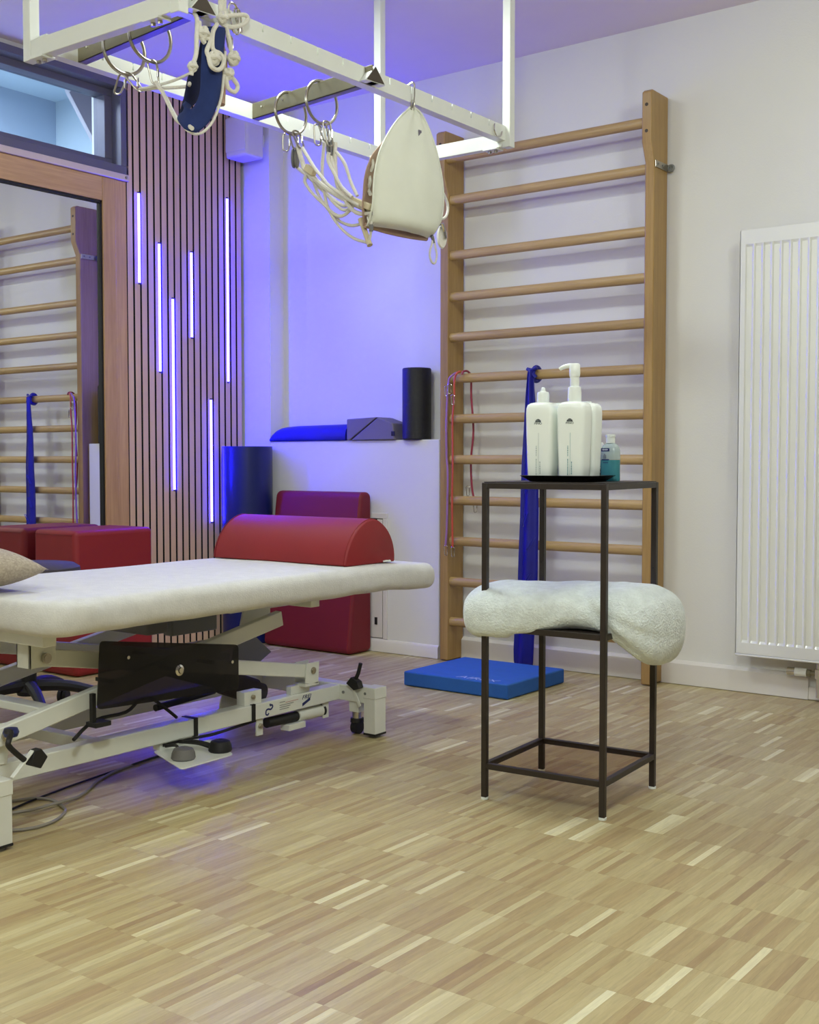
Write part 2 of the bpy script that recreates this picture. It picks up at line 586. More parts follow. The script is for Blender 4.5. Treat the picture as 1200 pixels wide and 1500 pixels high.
# parquet: oak strips 17 x 170 mm lying along Y in aligned rows
SW, SL = 0.017, 0.17
def strip_grid():
    out = []
    x_i0 = math.floor((XL + 10.2) / SW) + 1
    x_i1 = math.floor((0.9 + 10.2) / SW)
    y_i0 = math.floor((0.35 + 1.7 - 1.994 + 1.7) / SL)
    y_i1 = math.floor((YB + 1.7 - 1.994 + 1.7) / SL)
    for iy in range(y_i0, y_i1 + 1):
        for ix in range(x_i0, x_i1):
            out.append((ix * SW - 10.2, iy * SL - 1.7 + 1.994 - 1.7))
    return out
cy, sy_ = math.cos(math.radians(36.8)), math.sin(math.radians(36.8))
def in_view(x, y):
    wd = -x * sy_ + y * cy
    if wd < 0.4: return None
    px = 600 + F_PX * (x * cy + y * sy_) / wd
    py = 673 + F_PX * 0.92 / wd
    return (px, py, wd)
gap = 0.00004
def strip_geo(bb, x, y, dz):
    x0, x1, y0, y1 = x + gap, x + SW - gap, y + gap, y + SL - gap
    if y1 > YB - 0.002: y1 = YB - 0.002
    c = 0.00016
    vs = [(x0, y0, -0.0025), (x1, y0, -0.0025), (x1, y1, -0.0025), (x0, y1, -0.0025),
          (x0, y0, dz - c * .5), (x1, y0, dz - c * .5), (x1, y1, dz - c * .5), (x0, y1, dz - c * .5),
          (x0 + c, y0 + c, dz), (x1 - c, y0 + c, dz), (x1 - c, y1 - c, dz), (x0 + c, y1 - c, dz)]
    fs = [(8, 9, 10, 11)]
    for a in (0, 4):
        for i in range(4):
            j = (i + 1) % 4
            fs.append((a + i, a + j, a + 4 + j, a + 4 + i))
    bb.add(vs, fs)
cells = strip_grid()
ranked = []
for k, (x, y) in enumerate(cells):
    q = in_view(x + SW / 2, y + SL / 2)
    if q and 5 < q[0] < 1195 and 0 < q[1] < 1490:
        ranked.append((q[2], k))
ranked.sort()
near = set(k for _, k in ranked[:300])
rest = B()
sm = B()
strip_geo(sm, 0, 0, 0)
strip_me = bpy.data.meshes.new('parquet_strip')
strip_me.from_pydata(sm.v, [], sm.f)
strip_me.materials.append(M['floor'])
for k, (x, y) in enumerate(cells):
    dz = -0.00012 * random.random()
    if k in near:
        o = bpy.data.objects.new('parquet_strip', strip_me)
        COL.objects.link(o)
        o.parent = floor
        o.location = (x, y, dz)
    else:
        strip_geo(rest, x, y, dz)
o = rest.build('parquet_field', M['floor'], floor, smooth=0)
o['kind'] = 'stuff'
# the rest of the floor, outside the picture
b = B()
b.box(XL - 0.1, 2.3, -1.6, 0.285, -0.0025, -0.0002)
b.box(0.895, 2.3, 0.285, YB + 0.1, -0.0025, -0.0002)
b.build('parquet_border', M['floor'], floor, smooth=0)

struct(B().box(XL - 0.1, 2.3, -1.6, YB + 0.1, CEIL, CEIL + 0.06).build('ceiling', M['ceiling'], smooth=0))
struct(B().box(XL - 0.2, 2.3, YB, YB + 0.1, -0.06, CEIL + 0.06).build('wall_back', M['wall'], smooth=0))
struct(B().box(2.2, 2.3, -1.6, YB, -0.06, CEIL).build('wall_right', M['wall_dimmed'], smooth=0))
struct(B().box(XL - 0.1, 2.3, -1.7, -1.6, -0.06, CEIL).build('wall_front', M['wall_dimmed'], smooth=0))
# left wall, with the transom opening
WY0, WY1, WZ0, WZ1 = 1.10, 3.645, 2.27, 2.635
b = B()
b.box(XL - 0.19, XL, -1.6, YB, -0.06, WZ0)
b.box(XL - 0.19, XL, WY1, YB, WZ0, CEIL)
b.box(XL - 0.19, XL, -1.6, WY0, WZ0, CEIL)
b.box(XL - 0.19, XL, WY0, WY1, WZ1, CEIL)
struct(b.build('wall_left', M['wall'], smooth=0))
# pillar in the corner and the half-height ledge along the back wall
PX1 = -4.206
LX1 = -3.147
struct(B().box(XL, PX1, PF, YB, 0, CEIL).build('wall_pillar', M['wall'], smooth=0))
struct(B().box(PX1, LX1, PF, YB, 0, 1.012).build('wall_ledge', M['wall'], smooth=35, bevel=0.004))

def baseboard(name, x0, x1, yface, h, t, cut=None):
    y = yface
    prof = [(y, 0.002), (y - t, 0.002), (y - t, h - 0.012), (y - t * 0.55, h - 0.003), (y - t * .3, h), (y, h)]
    return struct(B().prism(prof, 0, x0, x1).build(name, M['trim'], smooth=50))
baseboard('baseboard_ledge', XL + 0.005, LX1, PF, 0.062, 0.012)
baseboard('baseboard_back', LX1, -1.475, YB, 0.098, 0.024)
bb2 = B()
bb2.box(-1.475, 2.2, YB - 0.022, YB, 0.002, 0.050)
bb2.box(-1.28, 2.2, YB - 0.024, YB, 0.050, 0.098)
struct(bb2.build('baseboard_right', M['trim'], smooth=0, bevel=0.003))

# neighbouring room seen through the transom
struct(B().box(-5.5, -5.4, 0.9, 4.1, 1.5, 2.9).build('wall_beyond', M['neighbour'], smooth=0))
struct(B().box(-5.4, XL - 0.19, 4.04, 4.1, 1.5, 2.9).build('wall_beyond_side', M['neighbour2'], smooth=0))
struct(B().box(-5.5, XL - 0.19, 0.9, 4.1, 2.84, 2.9).build('ceiling_beyond', M['neighbour2'], smooth=0))
struct(B().box(-5.5, XL - 0.19, 0.8, 0.9, 1.5, 2.9).build('wall_beyond_end', M['neighbour'], smooth=0))
struct(B().box(-5.5, XL - 0.19, 0.9, 4.1, 1.44, 1.5).build('floor_beyond', M['neighbour'], smooth=0))
t = thing('wall_speaker', (-4.98, 3.95, 2.6), 'tilted white loudspeaker seen through the transom pane', 'speaker')
mt = Matrix.Translation((-4.93, 3.92, 2.685)) @ Euler((math.radians(16), math.radians(-24), 0.5)).to_matrix().to_4x4()
B().box(-0.075, 0.075, -0.07, 0.07, -0.15, 0.15, mt).build('cabinet', M['speaker'], t, bevel=0.02, seg=3)
B().box(-0.05, 0.05, -0.078, -0.069, -0.13, 0.12, mt).build('grille', M['greyfoam'], t, bevel=0.003)
B().cyl((-4.93, 3.92, 2.74), (-4.96, 4.04, 2.76), 0.012).build('bracket', M['white'], t)

# transom window
win = struct(B().prism([(WY0, WZ0), (WY0, WZ1), (WY1, WZ1), (WY1, WZ0)], 0, XL - 0.10, XL - 0.094).build('window_1', M['pane'], smooth=0))
b = B()
FX0, FX1 = XL - 0.07, -4.385
b.box(FX0, FX1, 1.06, 3.683, 2.632, 2.664)
b.box(FX0, FX1, 1.06, 3.683, 2.236, 2.276)
b.box(FX0, FX1, 3.640, 3.683, 2.276, 2.632)
b.box(FX0, FX1, 1.06, 1.10, 2.276, 2.632)
b.build('window_frame', M['grey_frame'], win, bevel=0.002)
b = B()
s0, s1 = XL - 0.12, XL - 0.04
b.box(s0, s1, WY0, WY1 - 0.0, WZ1 - 0.034, WZ1 + 0.0)
b.box(s0, s1, WY0, WY1, WZ0, WZ0 + 0.044)
b.box(s0, s1, WY1 - 0.046, WY1, WZ0 + 0.044, WZ1 - 0.034)
b.build('window_sash', M['grey_frame'], win, bevel=0.002)
B().box(XL, -4.372, 1.06, 3.676, 2.206, 2.236).build('window_sill', M['sill'], win, bevel=0.003)
B().cyl((-4.372, 3.655, 2.222), (-4.366, 3.655, 2.222), 0.006).build('screw_cap', M['steel'], win)

# ================================================================= LEFT WALL FITTINGS
# slatted panel
SX0, SX1 = XL + 0.002, -4.385
slats = thing('slat_panel', (XL, 4.05, 0), 'oak slat wall panel on black felt between mirror and pillar', 'wall panel')
B().box(XL + 0.0005, XL + 0.004, 3.668, PF - 0.001, 0.01, CEIL - 0.01).build('felt_backing', M['felt'], slats, smooth=0)
sl_b = B().box(0, SX1 - SX0 - 0.002, -0.0156, 0.0156, 0.012, CEIL - 0.012)
first = None
pitch = 0.0418
y = 3.686
k = 0
while y < PF - 0.015:
    if first is None:
        first = sl_b.build('slat', M['slat'], smooth=0)
        first.data.materials.append(M['felt'])          # black core, oak veneer on the front only
        for p in first.data.polygons:
            if abs(p.normal.y) > 0.9: p.material_index = 1
        o = first
    else:
        o = first.copy()
        COL.objects.link(o)
    o.location = (SX0 + 0.002, y, 0)
    attach_loc = o
    o.parent = slats
    o.location = Vector((SX0 + 0.002, y, 0)) - slats.location
    y += pitch
    k += 1

# LED tubes set into the gaps
leds = [(3.740, 1.747, 2.169, 'uppermost short blue LED tube, nearest the mirror frame'),
        (3.8625, 1.339, 1.952, 'blue LED tube second from the mirror frame'),
        (3.946, 0.770, 1.699, 'longest low-hung blue LED tube, third from the mirror frame'),
        (4.0685, 1.519, 1.939, 'short blue LED tube fourth from the mirror frame, ending above the others'),
        (4.1935, 0.603, 1.222, 'lowest blue LED tube, glowing beside the blue standing roll'),
        (4.315, 1.314, 2.244, 'long high blue LED tube nearest the pillar, below the loudspeaker')]
for (ly, z0, z1, lab) in leds:
    t = thing('led_tube', (-4.384, ly, z0), lab, 'light', 'blue LED tubes on the slats')
    bb = B().cyl((-4.387, ly, z0 + 0.003), (-4.387, ly, z1 - 0.003), 0.0074, 16)
    bb.v = [(-4.387 + (p[0] + 4.387) * 1.0, p[1], p[2]) for p in bb.v]
    bb.build('diffuser', M['led'], t)
    for zz in (z0 - 0.004, z1 - 0.003):
        bb = B().cyl((-4.387, ly, zz), (-4.387, ly, zz + 0.007), 0.0078, 12)
        bb.v = [(-4.387 + (p[0] + 4.387) * 1.04, p[1], p[2]) for p in bb.v]
        bb.build('end_cap', M['black'], t)

# mirror in its oak frame
MX = -4.403
t = thing('wall_mirror', (XL, 2.9, 0), 'large wall mirror in an oak door frame reflecting the wall bars', 'mirror')
B().box(MX - 0.004, MX, 1.75, 3.525, 0.02, 2.09).build('mirror_glass', M['mirror'], t, smooth=0)
b = B()
b.box(MX - 0.004, -4.390, 3.520, 3.530, 0.02, 2.098)
b.box(MX - 0.004, -4.390, 1.75, 3.530, 2.086, 2.098)
b.build('gasket', M['black'], t, smooth=0)
B().box(XL + 0.001, -4.382, 3.529, 3.601, 0.003, 2.2045).build('frame_stile', M['frame_z'], t, bevel=0.002)
B().box(XL + 0.001, -4.386, 3.603, 3.6665, 0.003, 2.2045).build('frame_architrave', M['frame_z'], t, bevel=0.002)
B().box(XL + 0.001, -4.384, 1.75, 3.5285, 2.0975, 2.2045).build('frame_header', M['frame_y'], t, bevel=0.002)

# loudspeaker at the top of the slats
t = thing('wall_speaker', (-4.24, 4.37, 2.42), 'white loudspeaker hanging on the pillar above the LED tubes', 'speaker')
b = B()
b.box(-4.345, -4.195, 4.265, 4.39, 2.425, 2.63)
b.build('cabinet', M['speaker'], t, bevel=0.014, seg=3)
B().box(-4.338, -4.202, 4.260, 4.266, 2.452, 2.62).build('grille', M['greyfoam'], t, bevel=0.003).data.materials[0] = M['speaker']
B().box(-4.30, -4.24, 4.39, PF, 2.50, 2.56).build('bracket', M['white'], t)
B().tube([(-4.345, 4.30, 2.56), (-4.37, 4.30, 2.60), (-4.378, 4.30, 2.66), (-4.378, 4.30, CEIL - 0.004)], 0.0022, 6).build('cable', M['cordgrey'], t)

# ================================================================= WALL BARS
t = thing('wall_bars', (-2.6, 4.45, 0), 'tall oak wall bars with twelve rungs on the back wall', 'wall bars')
def post(x0, x1):
    prof = [(4.532, 0.004), (4.408, 0.004), (4.408, 2.106), (4.376, 2.18), (4.376, 2.374), (4.39, 2.384), (4.532, 2.384)]
    return B().prism(prof, 0, x0, x1).build('post', M['oak_z'], t, bevel=0.004)
p1 = post(-3.125, -3.079)
p2 = post(-2.121, -2.080)
zs = [0.180, 0.364, 0.549, 0.734, 0.919, 1.103, 1.285, 1.470, 1.651, 1.837, 2.084]
first = None
for i, z in enumerate(zs + [2.262]):
    yy = 4.432 if i < 11 else 4.404
    if first is None:
        bb = B()
        prof = []
        n = 18
        vs = []
        for xx in (-3.083, -2.117):
            for q in range(n):
                a = 2 * PI * q / n
                vs.append((xx, 0.0165 * math.cos(a), 0.021 * math.sin(a)))
        bb.add(vs, [(q, (q + 1) % n, n + (q + 1) % n, n + q) for q in range(n)] + [tuple(range(n)), tuple(range(n, 2 * n))])
        first = bb.build('rung', M['oak_x'], smooth=35)
        o = first
    else:
        o = first.copy()
        COL.objects.link(o)
    o.parent = t
    o.location = Vector((0, yy, z)) - t.location
for xx in (-3.102, -2.1005):
    for zz in (2.325, 2.222):
        B().cyl((xx, 4.3752, zz), (xx, 4.379, zz), 0.007, 14).build('bolt_hole', M['bardark'], t)
for s, xx in ((-1, -3.127), (1, -2.078)):
    bk = B()
    bk.box(min(xx, xx + s * 0.004), max(xx, xx + s * 0.004), 4.410, 4.528, 2.085, 2.112)
    bk.build('wall_bracket', M['steel'], t, bevel=0.001)
    bb = B()
    bb.torus((xx + s * 0.016, 4.524, 2.098), 0.0115, 0.005, (1, 0, 0), (0, 0, 1), 20, 8)
    bb.cyl((xx + s * 0.016, 4.524, 2.098), (xx + s * 0.016, 4.54, 2.098), 0.006, 10)
    bb.build('eye_bolt', M['greyplate'], t)
    for yy in (4.43, 4.47):
        B().cyl((xx + s * 0.004, yy, 2.099), (xx + s * 0.0065, yy, 2.099), 0.0045, 10).build('screw', M['greyplate'], t)

# resistance band knotted over rung
t = thing('resistance_band', (-2.66, 4.42, 1.30), 'long blue latex resistance band knotted over a wall-bar rung behind the stand', 'exercise band')
cen = [(-2.634, 1.300, .020), (-2.637, 1.268, .017), (-2.638, 1.20, .024), (-2.640, 1.05, .034), (-2.640, .87, .043), (-2.642, .70, .047), (-2.645, .50, .050), (-2.650, .32, .051), (-2.664, .16, .052), (-2.672, .012, .052)]
vs, fs = [], []
NB = 9
for (cx_, z, hw) in cen:
    for j in range(NB):
        u = j / (NB - 1) * 2 - 1
        vs.append((cx_ + hw * u, 4.395 - 0.012 * math.cos(u * 4.5) - 0.010 * abs(math.sin(z * 9)), z))
for i in range(len(cen) - 1):
    for j in range(NB - 1):
        a = i * NB + j
        fs.append((a, a + 1, a + NB + 1, a + NB))
o = B().add(vs, fs).build('band', M['band'], t, smooth=60)
md = o.modifiers.new('solid', 'SOLIDIFY'); md.thickness = 0.0012
ss = o.modifiers.new('sub', 'SUBSURF'); ss.levels = 1; ss.render_levels = 1
b = B()
b.tube([(-2.634, 4.404, 1.27), (-2.634, 4.405, 1.297), (-2.632, 4.420, 1.314), (-2.630, 4.440, 1.314), (-2.628, 4.456, 1.296), (-2.628, 4.454, 1.272), (-2.632, 4.434, 1.258), (-2.634, 4.412, 1.262)], 0.010, 8, True)
b.tube([(-2.650, 4.400, 1.306), (-2.636, 4.394, 1.292), (-2.615, 4.397, 1.270)], 0.009, 8)
b.tube([(-2.660, 4.402, 1.308), (-2.64, 4.397, 1.302), (-2.612, 4.402, 1.312)], 0.008, 8)
b.build('knot', M['band'], t)
for (zz, dx, rot) in ((1.17, 0.0, 1.1), (0.80, -0.012, 1.0), (0.66, -0.02, 1.2), (0.56, 0.012, 1.0), (0.40, -0.01, 1.0)):
    for l in range(2):
        bb = B()
        c = Vector((-2.641 + dx + l * 0.012, 4.3795 - 0.0035, zz))
        d = Vector((math.cos(rot), 0, math.sin(rot))) * (0.020 if zz > 1 else 0.032)
        bb.beam(c - d, c + d, 0.0006, 0.0035, (0, 1, 0))
        if zz < 1.1: bb.build('print', M['inkband'], t, smooth=0)

# elastic tubes with clips on the left post
def elastic(label, pts, m, clips, name='elastic_tube', back=None):
    t = thing(name, pts[0], label, 'exercise tube', 'elastic tubes on the wall bars')
    B().tube(pts, 0.0048, 8).build('tube', m, t)
    for c in clips:
        bb = B()
        bb.loop((c[0], c[1], c[2]), (c[0] + 0.002, c[1], c[2] - 0.045), 0.008, 0.0018, (1, 0.3, 0))
        bb.build('snap_hook', M['chrome'], t)
    return t
yf = 4.395
elastic('violet rubber tube with snap hook hanging outermost on the left wall-bar post', [(-3.030, 4.402, 1.309), (-3.050, yf, 1.295), (-3.068, yf, 1.265), (-3.079, yf, 1.10), (-3.078, yf, 0.95), (-3.071, yf, 0.85), (-3.074, yf, 0.70), (-3.077, yf, 0.60), (-3.083, yf, 0.53)], M['tube_violet'], [(-3.083, yf, 0.53), (-3.072, yf - .012, 1.25)])
elastic('red rubber tube with snap hook hanging beside the violet tube', [(-3.015, 4.412, 1.314), (-3.025, 4.398, 1.306), (-3.036, yf, 1.275), (-3.037, yf, 1.19), (-3.046, yf, 1.10), (-3.045, yf, 0.9), (-3.048, yf, 0.75), (-3.046, yf, 0.60), (-3.045, yf, 0.525)], M['tube_red'], [(-3.045, yf, 0.525), (-3.037, yf - .012, 1.21), (-3.056, yf - .01, 1.26)])
yk = 4.468
elastic('dark pink rubber tube looped behind the rungs near the left post', [(-3.000, 4.402, 1.300), (-2.998, 4.41, 1.313), (-2.995, 4.440, 1.315), (-2.992, 4.462, 1.29), (-2.994, yk, 1.20), (-2.982, yk, 1.05), (-2.995, yk, 0.92), (-2.990, yk, 0.80), (-2.975, yk, 0.73)], M['tube_pink'], [(-2.972, yk, 0.725), (-3.012, yk, 0.80)])

# ================================================================= LEDGE OBJECTS
t = thing('half_roll_cushion', (-3.95, 4.46, 1.012), 'royal blue half-round cushion lying on the white ledge', 'cushion')
def half_prof(y0, y1, z0, h, n=14, p=2.2):
    c, r = (y0 + y1) / 2, (y1 - y0) / 2
    pts = [(y0 + 0.004, z0), ]
    for i in range(n + 1):
        a = PI - PI * i / n
        ca, sa = math.cos(a), math.sin(a)
        pts.append((c + r * math.copysign(abs(ca) ** (2 / p), ca), z0 + 0.006 + (h - 0.006) * abs(sa) ** (2 / p)))
    pts.append((y1 - 0.004, z0))
    return pts
xs = [-4.202, -4.200, -4.192, -4.176, -4.15, -4.11, -4.05, -3.70]
hh = [0.012, 0.026, 0.044, 0.058, 0.068, 0.073, 0.076, 0.080]
vs, fs = [], []
prof0 = half_prof(PF - 0.010, YB - 0.008, 0, 1.0)
npf = len(prof0)
for x, h in zip(xs, hh):
    for (yy, zz) in half_prof(PF - 0.012, YB - 0.006, 0, h):
        vs.append((x, yy, 1.0125 + zz))
for i in range(len(xs) - 1):
    for j in range(npf):
        a, c = i * npf + j, i * npf + (j + 1) % npf
        fs.append((a, c, c + npf, a + npf))
fs += [tuple(range(npf)), tuple(range((len(xs) - 1) * npf, len(xs) * npf))]
B().add(vs, fs).build('cover', M['bluecover'], t, smooth=50)

# grey block of two foam wedges
t = thing('wedge_block', (-3.53, 4.45, 1.012), 'grey foam wedge block with diagonal seam on the ledge beside the roller', 'cushion')
z0 = 1.0125
y0, y1 = PF - 0.018, YB - 0.006
B().prism([(-3.684, z0), (-3.684, z0 + 0.102), (-3.50, z0 + 0.108), (-3.668, z0)], 1, y0, y1).build('upper_wedge', M['greyfoam'], t, bevel=0.004)
b = B()
vs = [(-3.656, y0, z0), (-3.500, y0, z0), (-3.478, y0 + 0.0, z0 + 0.0), (-3.496, y0, z0 + 0.106)]
b.prism([(-3.660, z0), (-3.392, z0), (-3.404, z0 + 0.078), (-3.494, z0 + 0.107)], 1, y0 + 0.001, y1)
b.build('lower_wedge', M['greyfoam'], t, bevel=0.005)
B().box(-3.412, -3.390, y0 - 0.001, y0 + 0.002, z0 + 0.018, z0 + 0.040).build('pull_tab', M['black'], t, bevel=0.001)

# foam roller
t = thing('foam_roller', (-3.297, 4.475, 1.012), 'black foam roller standing on the right end of the ledge', 'foam roller')
B().lathe([(0.0001, 0), (0.064, 0), (0.0675, 0.004), (0.0675, 0.328), (0.064, 0.332), (0.024, 0.332), (0.023, 0.30), (0.0001, 0.30)], (-3.300, 4.468, 1.0125), 40).build('foam_body', M['blackfoam'], t)

# access hatch in the ledge
t = thing('access_hatch', (-3.55, PF, 0.35), 'white access hatch in the ledge wall behind the red wedge', 'hatch')
b = B()
hx0, hx1, hz0, hz1 = -3.78, -3.447, 0.064, 0.665
b.box(hx0, hx1, PF - 0.006, PF, hz1 - 0.026, hz1)
b.box(hx1 - 0.026, hx1, PF - 0.006, PF, hz0, hz1 - 0.026)
b.box(hx0, hx0 + 0.026, PF - 0.006, PF, hz0, hz1 - 0.026)
b.build('hatch_frame', M['trim'], t, bevel=0.002)
B().box(hx0 + 0.029, hx1 - 0.030, PF - 0.004, PF, hz0 + 0.004, hz1 - 0.030).build('hatch_door', M['trim'], t, bevel=0.001)
B().box(hx0 + 0.0255, hx1 - 0.0255, PF - 0.0012, PF, hz0 + 0.001, hz1 - 0.0255).build('shadow_gap', M['black'], t, smooth=0)
b = B()
for zz in (0.13, 0.60):
    b.box(hx1 - 0.075, hx1 - 0.060, PF - 0.007, PF - 0.003, zz, zz + 0.035)
b.build('hinge', M['black'], t)

# standing blue roll in the corner
t = thing('exercise_roll', (-4.238, 4.295, 0), 'glossy navy blue cylinder roll standing upright in the corner', 'roll')
B().lathe([(0.0001, 0.002), (0.122, 0.002), (0.126, 0.006), (0.126, 0.981), (0.123, 0.985), (0.0001, 0.985)], (-4.238, 4.300, 0), 56).build('cover', M['bluevinyl'], t)
B().torus((-4.238, 4.300, 0.983), 0.1245, 0.0022, (1, 0, 0), (0, 1, 0), 56, 6).build('piping', M['bluecover'], t)

# red wedge against the ledge
t = thing('wedge_cushion', (-3.8, 4.34, 0), 'dark red upright wedge cushion leaning against the ledge under the table end', 'cushion')
prof = roundpoly([(4.420, 0.003), (4.245, 0.003), (4.344, 0.765), (4.420, 0.765)], 0.034, 6)
o = B().prism(prof, 0, -4.085, -3.533).build('cover', M['reddark'], t, bevel=0.016, seg=4)
b = B()
for x in (-3.5325,):
    pts = [(x, 4.423 + 0 * i, 0) for i in range(1)]
b.tube([(-3.546, p[0], p[1]) for p in roundpoly([(4.417, 0.005), (4.2455, 0.005), (4.3445, 0.763), (4.417, 0.763)], 0.036, 6)], 0.0022, 6, True, 1)
b.build('seam', M['red'], t)

# red cube beside the mirror
t = thing('positioning_cube', (-4.22, 3.33, 0), 'tall red vinyl positioning block in front of the mirror', 'cushion')
B().box(-4.368, -4.082, 3.122, 3.545, 0.003, 0.620).build('cover', M['red'], t, bevel=0.022, seg=4)
b = B()
b.box(-4.350, -4.10, 3.1205, 3.1225, 0.60, 0.602)
b.build('seam', M['reddark'], t)

# stool behind the table
t = thing('rolling_stool', (-3.59, 2.54, 0), 'round charcoal rolling stool behind the treatment table', 'stool')
sx_, sy2 = -3.59, 2.54
B().lathe([(0.0001, 0.478), (0.165, 0.478), (0.180, 0.492), (0.184, 0.515), (0.180, 0.540), (0.162, 0.551), (0.0001, 0.553)], (sx_, sy2, 0), 44).build('seat', M['stoolseat'], t)
B().torus((sx_, sy2, 0.497), 0.1815, 0.003, (1, 0, 0), (0, 1, 0), 44, 6).build('piping', M['black'], t)
B().cyl((sx_, sy2, 0.11), (sx_, sy2, 0.30), 0.027, 16).cyl((sx_, sy2, 0.30), (sx_, sy2, 0.478), 0.016, 14).build('column', M['black'], t)
B().lathe([(0.0001, 0.085), (0.040, 0.085), (0.045, 0.10), (0.032, 0.135), (0.0001, 0.135)], (sx_, sy2, 0), 20).build('hub', M['black'], t)
a0 = math.atan2(2.42 - sy2, -3.34 - sx_)
for i in range(5):
    a = a0 + 2 * PI * i / 5
    d = V(math.cos(a), math.sin(a), 0)
    s = V(-math.sin(a), math.cos(a), 0)
    c = V(sx_, sy2, 0)
    pts = [c + d * 0.03 + V(0, 0, 0.118), c + d * 0.14 + V(0, 0, 0.112), c + d * 0.25 + V(0, 0, 0.082), c + d * 0.285 + V(0, 0, 0.066)]
    lg = B().tube(pts, lambda q: 0.022 - 0.008 * q, 10, False, 4).build('leg', M['black'], t)
    e = c + d * 0.280
    ca = B()
    for sg in (-1, 1):
        ca.cyl(e + s * sg * 0.004 + V(0, 0, 0.025), e + s * sg * 0.017 + V(0, 0, 0.025), 0.0235, 18)
    ca.cyl(e + V(0, 0, 0.030), e + V(0, 0, 0.068), 0.006, 8)
    ca.build('castor', M['black'], lg)

# ================================================================= TREATMENT TABLE
T = thing('treatment_table', (-2.66, 2.35, 0), 'white height-adjustable treatment table with scissor frame', 'treatment table')
wh = M['white']
# base: two long rails, cross heads with legs
RZ0, RZ1 = 0.113, 0.163
for (x0, x1) in ((-2.605, -2.56), (-2.965, -2.92)):
    B().box(x0, x1, 1.64, 3.035, RZ0, RZ1).build('base_rail', wh, T, bevel=0.003)
for (y0, y1) in ((1.600, 1.650), (3.030, 3.084)):
    B().box(-3.11, -2.412, y0, y1, 0.112, 0.165).build('base_crossbar', wh, T, bevel=0.003)
    for (x0, x1) in ((-2.456, -2.408), (-3.114, -3.066)):
        yA, yB = y0 - 0.001, y1 + 0.003
        lg = B().box(x0, x1, yA, yB, 0.012, 0.166).build('leg', wh, T, bevel=0.002)
        B().box(x0 - 0.001, x1 + 0.001, yA - 0.001, yB + 0.001, 0.008, 0.015).build('leg_plate', M['black'], lg, bevel=0.001)
        B().cyl(((x0 + x1) / 2, (yA + yB) / 2, 0.001), ((x0 + x1) / 2, (yA + yB) / 2, 0.009), 0.020, 18).build('foot', M['greyplastic'], lg)
        B().box(x0 - 0.002, x1 + 0.002, yA - 0.002, yB + 0.002, 0.130, 0.1675).build('sleeve', wh, lg, bevel=0.002)
B().box(-2.93, -2.60, 2.05, 2.085, 0.118, 0.152).build('base_tie', wh, T, bevel=0.003)
# scissor arms, near and far pair
def arm(x0, x1, p, q, h, name='scissor_arm'):
    d = Vector((0, q[0] - p[0], q[1] - p[1])).normalized()
    nrm = Vector((0, -d.z, d.y))
    e = 0.03
    P0 = Vector((0, p[0], p[1])) - d * e
    P1 = Vector((0, q[0], q[1])) + d * e
    poly = [(P0 - nrm * h / 2), (P1 - nrm * h / 2), (P1 + nrm * h / 2), (P0 + nrm * h / 2)]
    return B().prism([(v.y, v.z) for v in poly], 0, x0, x1).build(name, wh, T, bevel=0.003)
A_p, A_q = (1.845, 0.415), (2.868, 0.233)
B_p, B_q = (1.722, 0.240), (2.690, 0.418)
arm(-2.572, -2.547, A_p, A_q, 0.044)
arm(-2.556, -2.530, B_p, B_q, 0.047)
arm(-2.972, -2.947, A_p, A_q, 0.044)
arm(-2.990, -2.964, B_p, B_q, 0.047)
# cross tie between the lower ends of the lifting arms
B().beam((-2.96, 1.90, 0.262), (-2.55, 1.90, 0.262), 0.05, 0.022).build('arm_tie', wh, T, bevel=0.003)
def bolt(x, y, z, r=0.012, m='steel', parent=None, name='bolt'):
    bb = B()
    bb.cyl((x - 0.004, y, z), (x + 0.003, y, z), r, 18)
    bb.cyl((x + 0.003, y, z), (x + 0.005, y, z), r * 0.72, 18)
    return bb.build(name, M[m], parent or T)
bolt(-2.532, A_p[0], A_p[1], 0.0135)
bolt(-2.527, B_p[0], B_p[1], 0.0135)
# pivot bracket on the right of the base
b = B()
b.prism([(2.838, 0.198), (2.900, 0.190), (2.905, 0.262), (2.842, 0.262)], 0, -2.546, -2.541)
b.prism([(2.838, 0.198), (2.900, 0.190), (2.905, 0.262), (2.842, 0.262)], 0, -2.592, -2.587)
b.box(-2.592, -2.541, 2.838, 2.902, 0.186, 0.196)
b.box(-2.592, -2.570, 2.80, 2.89, RZ1, 0.19)
b.build('pivot_bracket', wh, T, bevel=0.001)
bolt(-2.540, 2.874, 0.236, 0.011)
# base pivot plate at the left end
b = B()
b.prism([(1.652, 0.163), (1.742, 0.163), (1.750, 0.25), (1.735, 0.266), (1.70, 0.266), (1.66, 0.22)], 0, -2.560, -2.555)
b.build('pivot_plate', wh, T, bevel=0.001)
# upper bracket under the table top
b = B()
b.box(-2.595, -2.590, 1.800, 1.880, 0.392, 0.468)
b.box(-2.546, -2.541, 1.800, 1.880, 0.392, 0.468)
b.box(-2.595, -2.541, 1.800, 1.806, 0.392, 0.468)
b.build('upper_bracket', wh, T, bevel=0.001)
# top frame
for (x0, x1) in ((-2.60, -2.54), (-2.98, -2.92)):
    B().box(x0, x1, 1.77, 2.78, 0.462, 0.494).build('top_rail', wh, T, bevel=0.002)
b = B()
b.box(-2.97, -2.43, 1.76, 1.80, 0.462, 0.494)
b.box(-2.97, -2.43, 2.74, 2.78, 0.462, 0.494)
b.build('top_crossbar', wh, T, bevel=0.002)
B().prism([(2.60, 0.395), (2.70, 0.395), (2.735, 0.425), (2.735, 0.464), (2.62, 0.464)], 0, -2.605, -2.598).build('top_pivot_plate', wh, T, bevel=0.001)
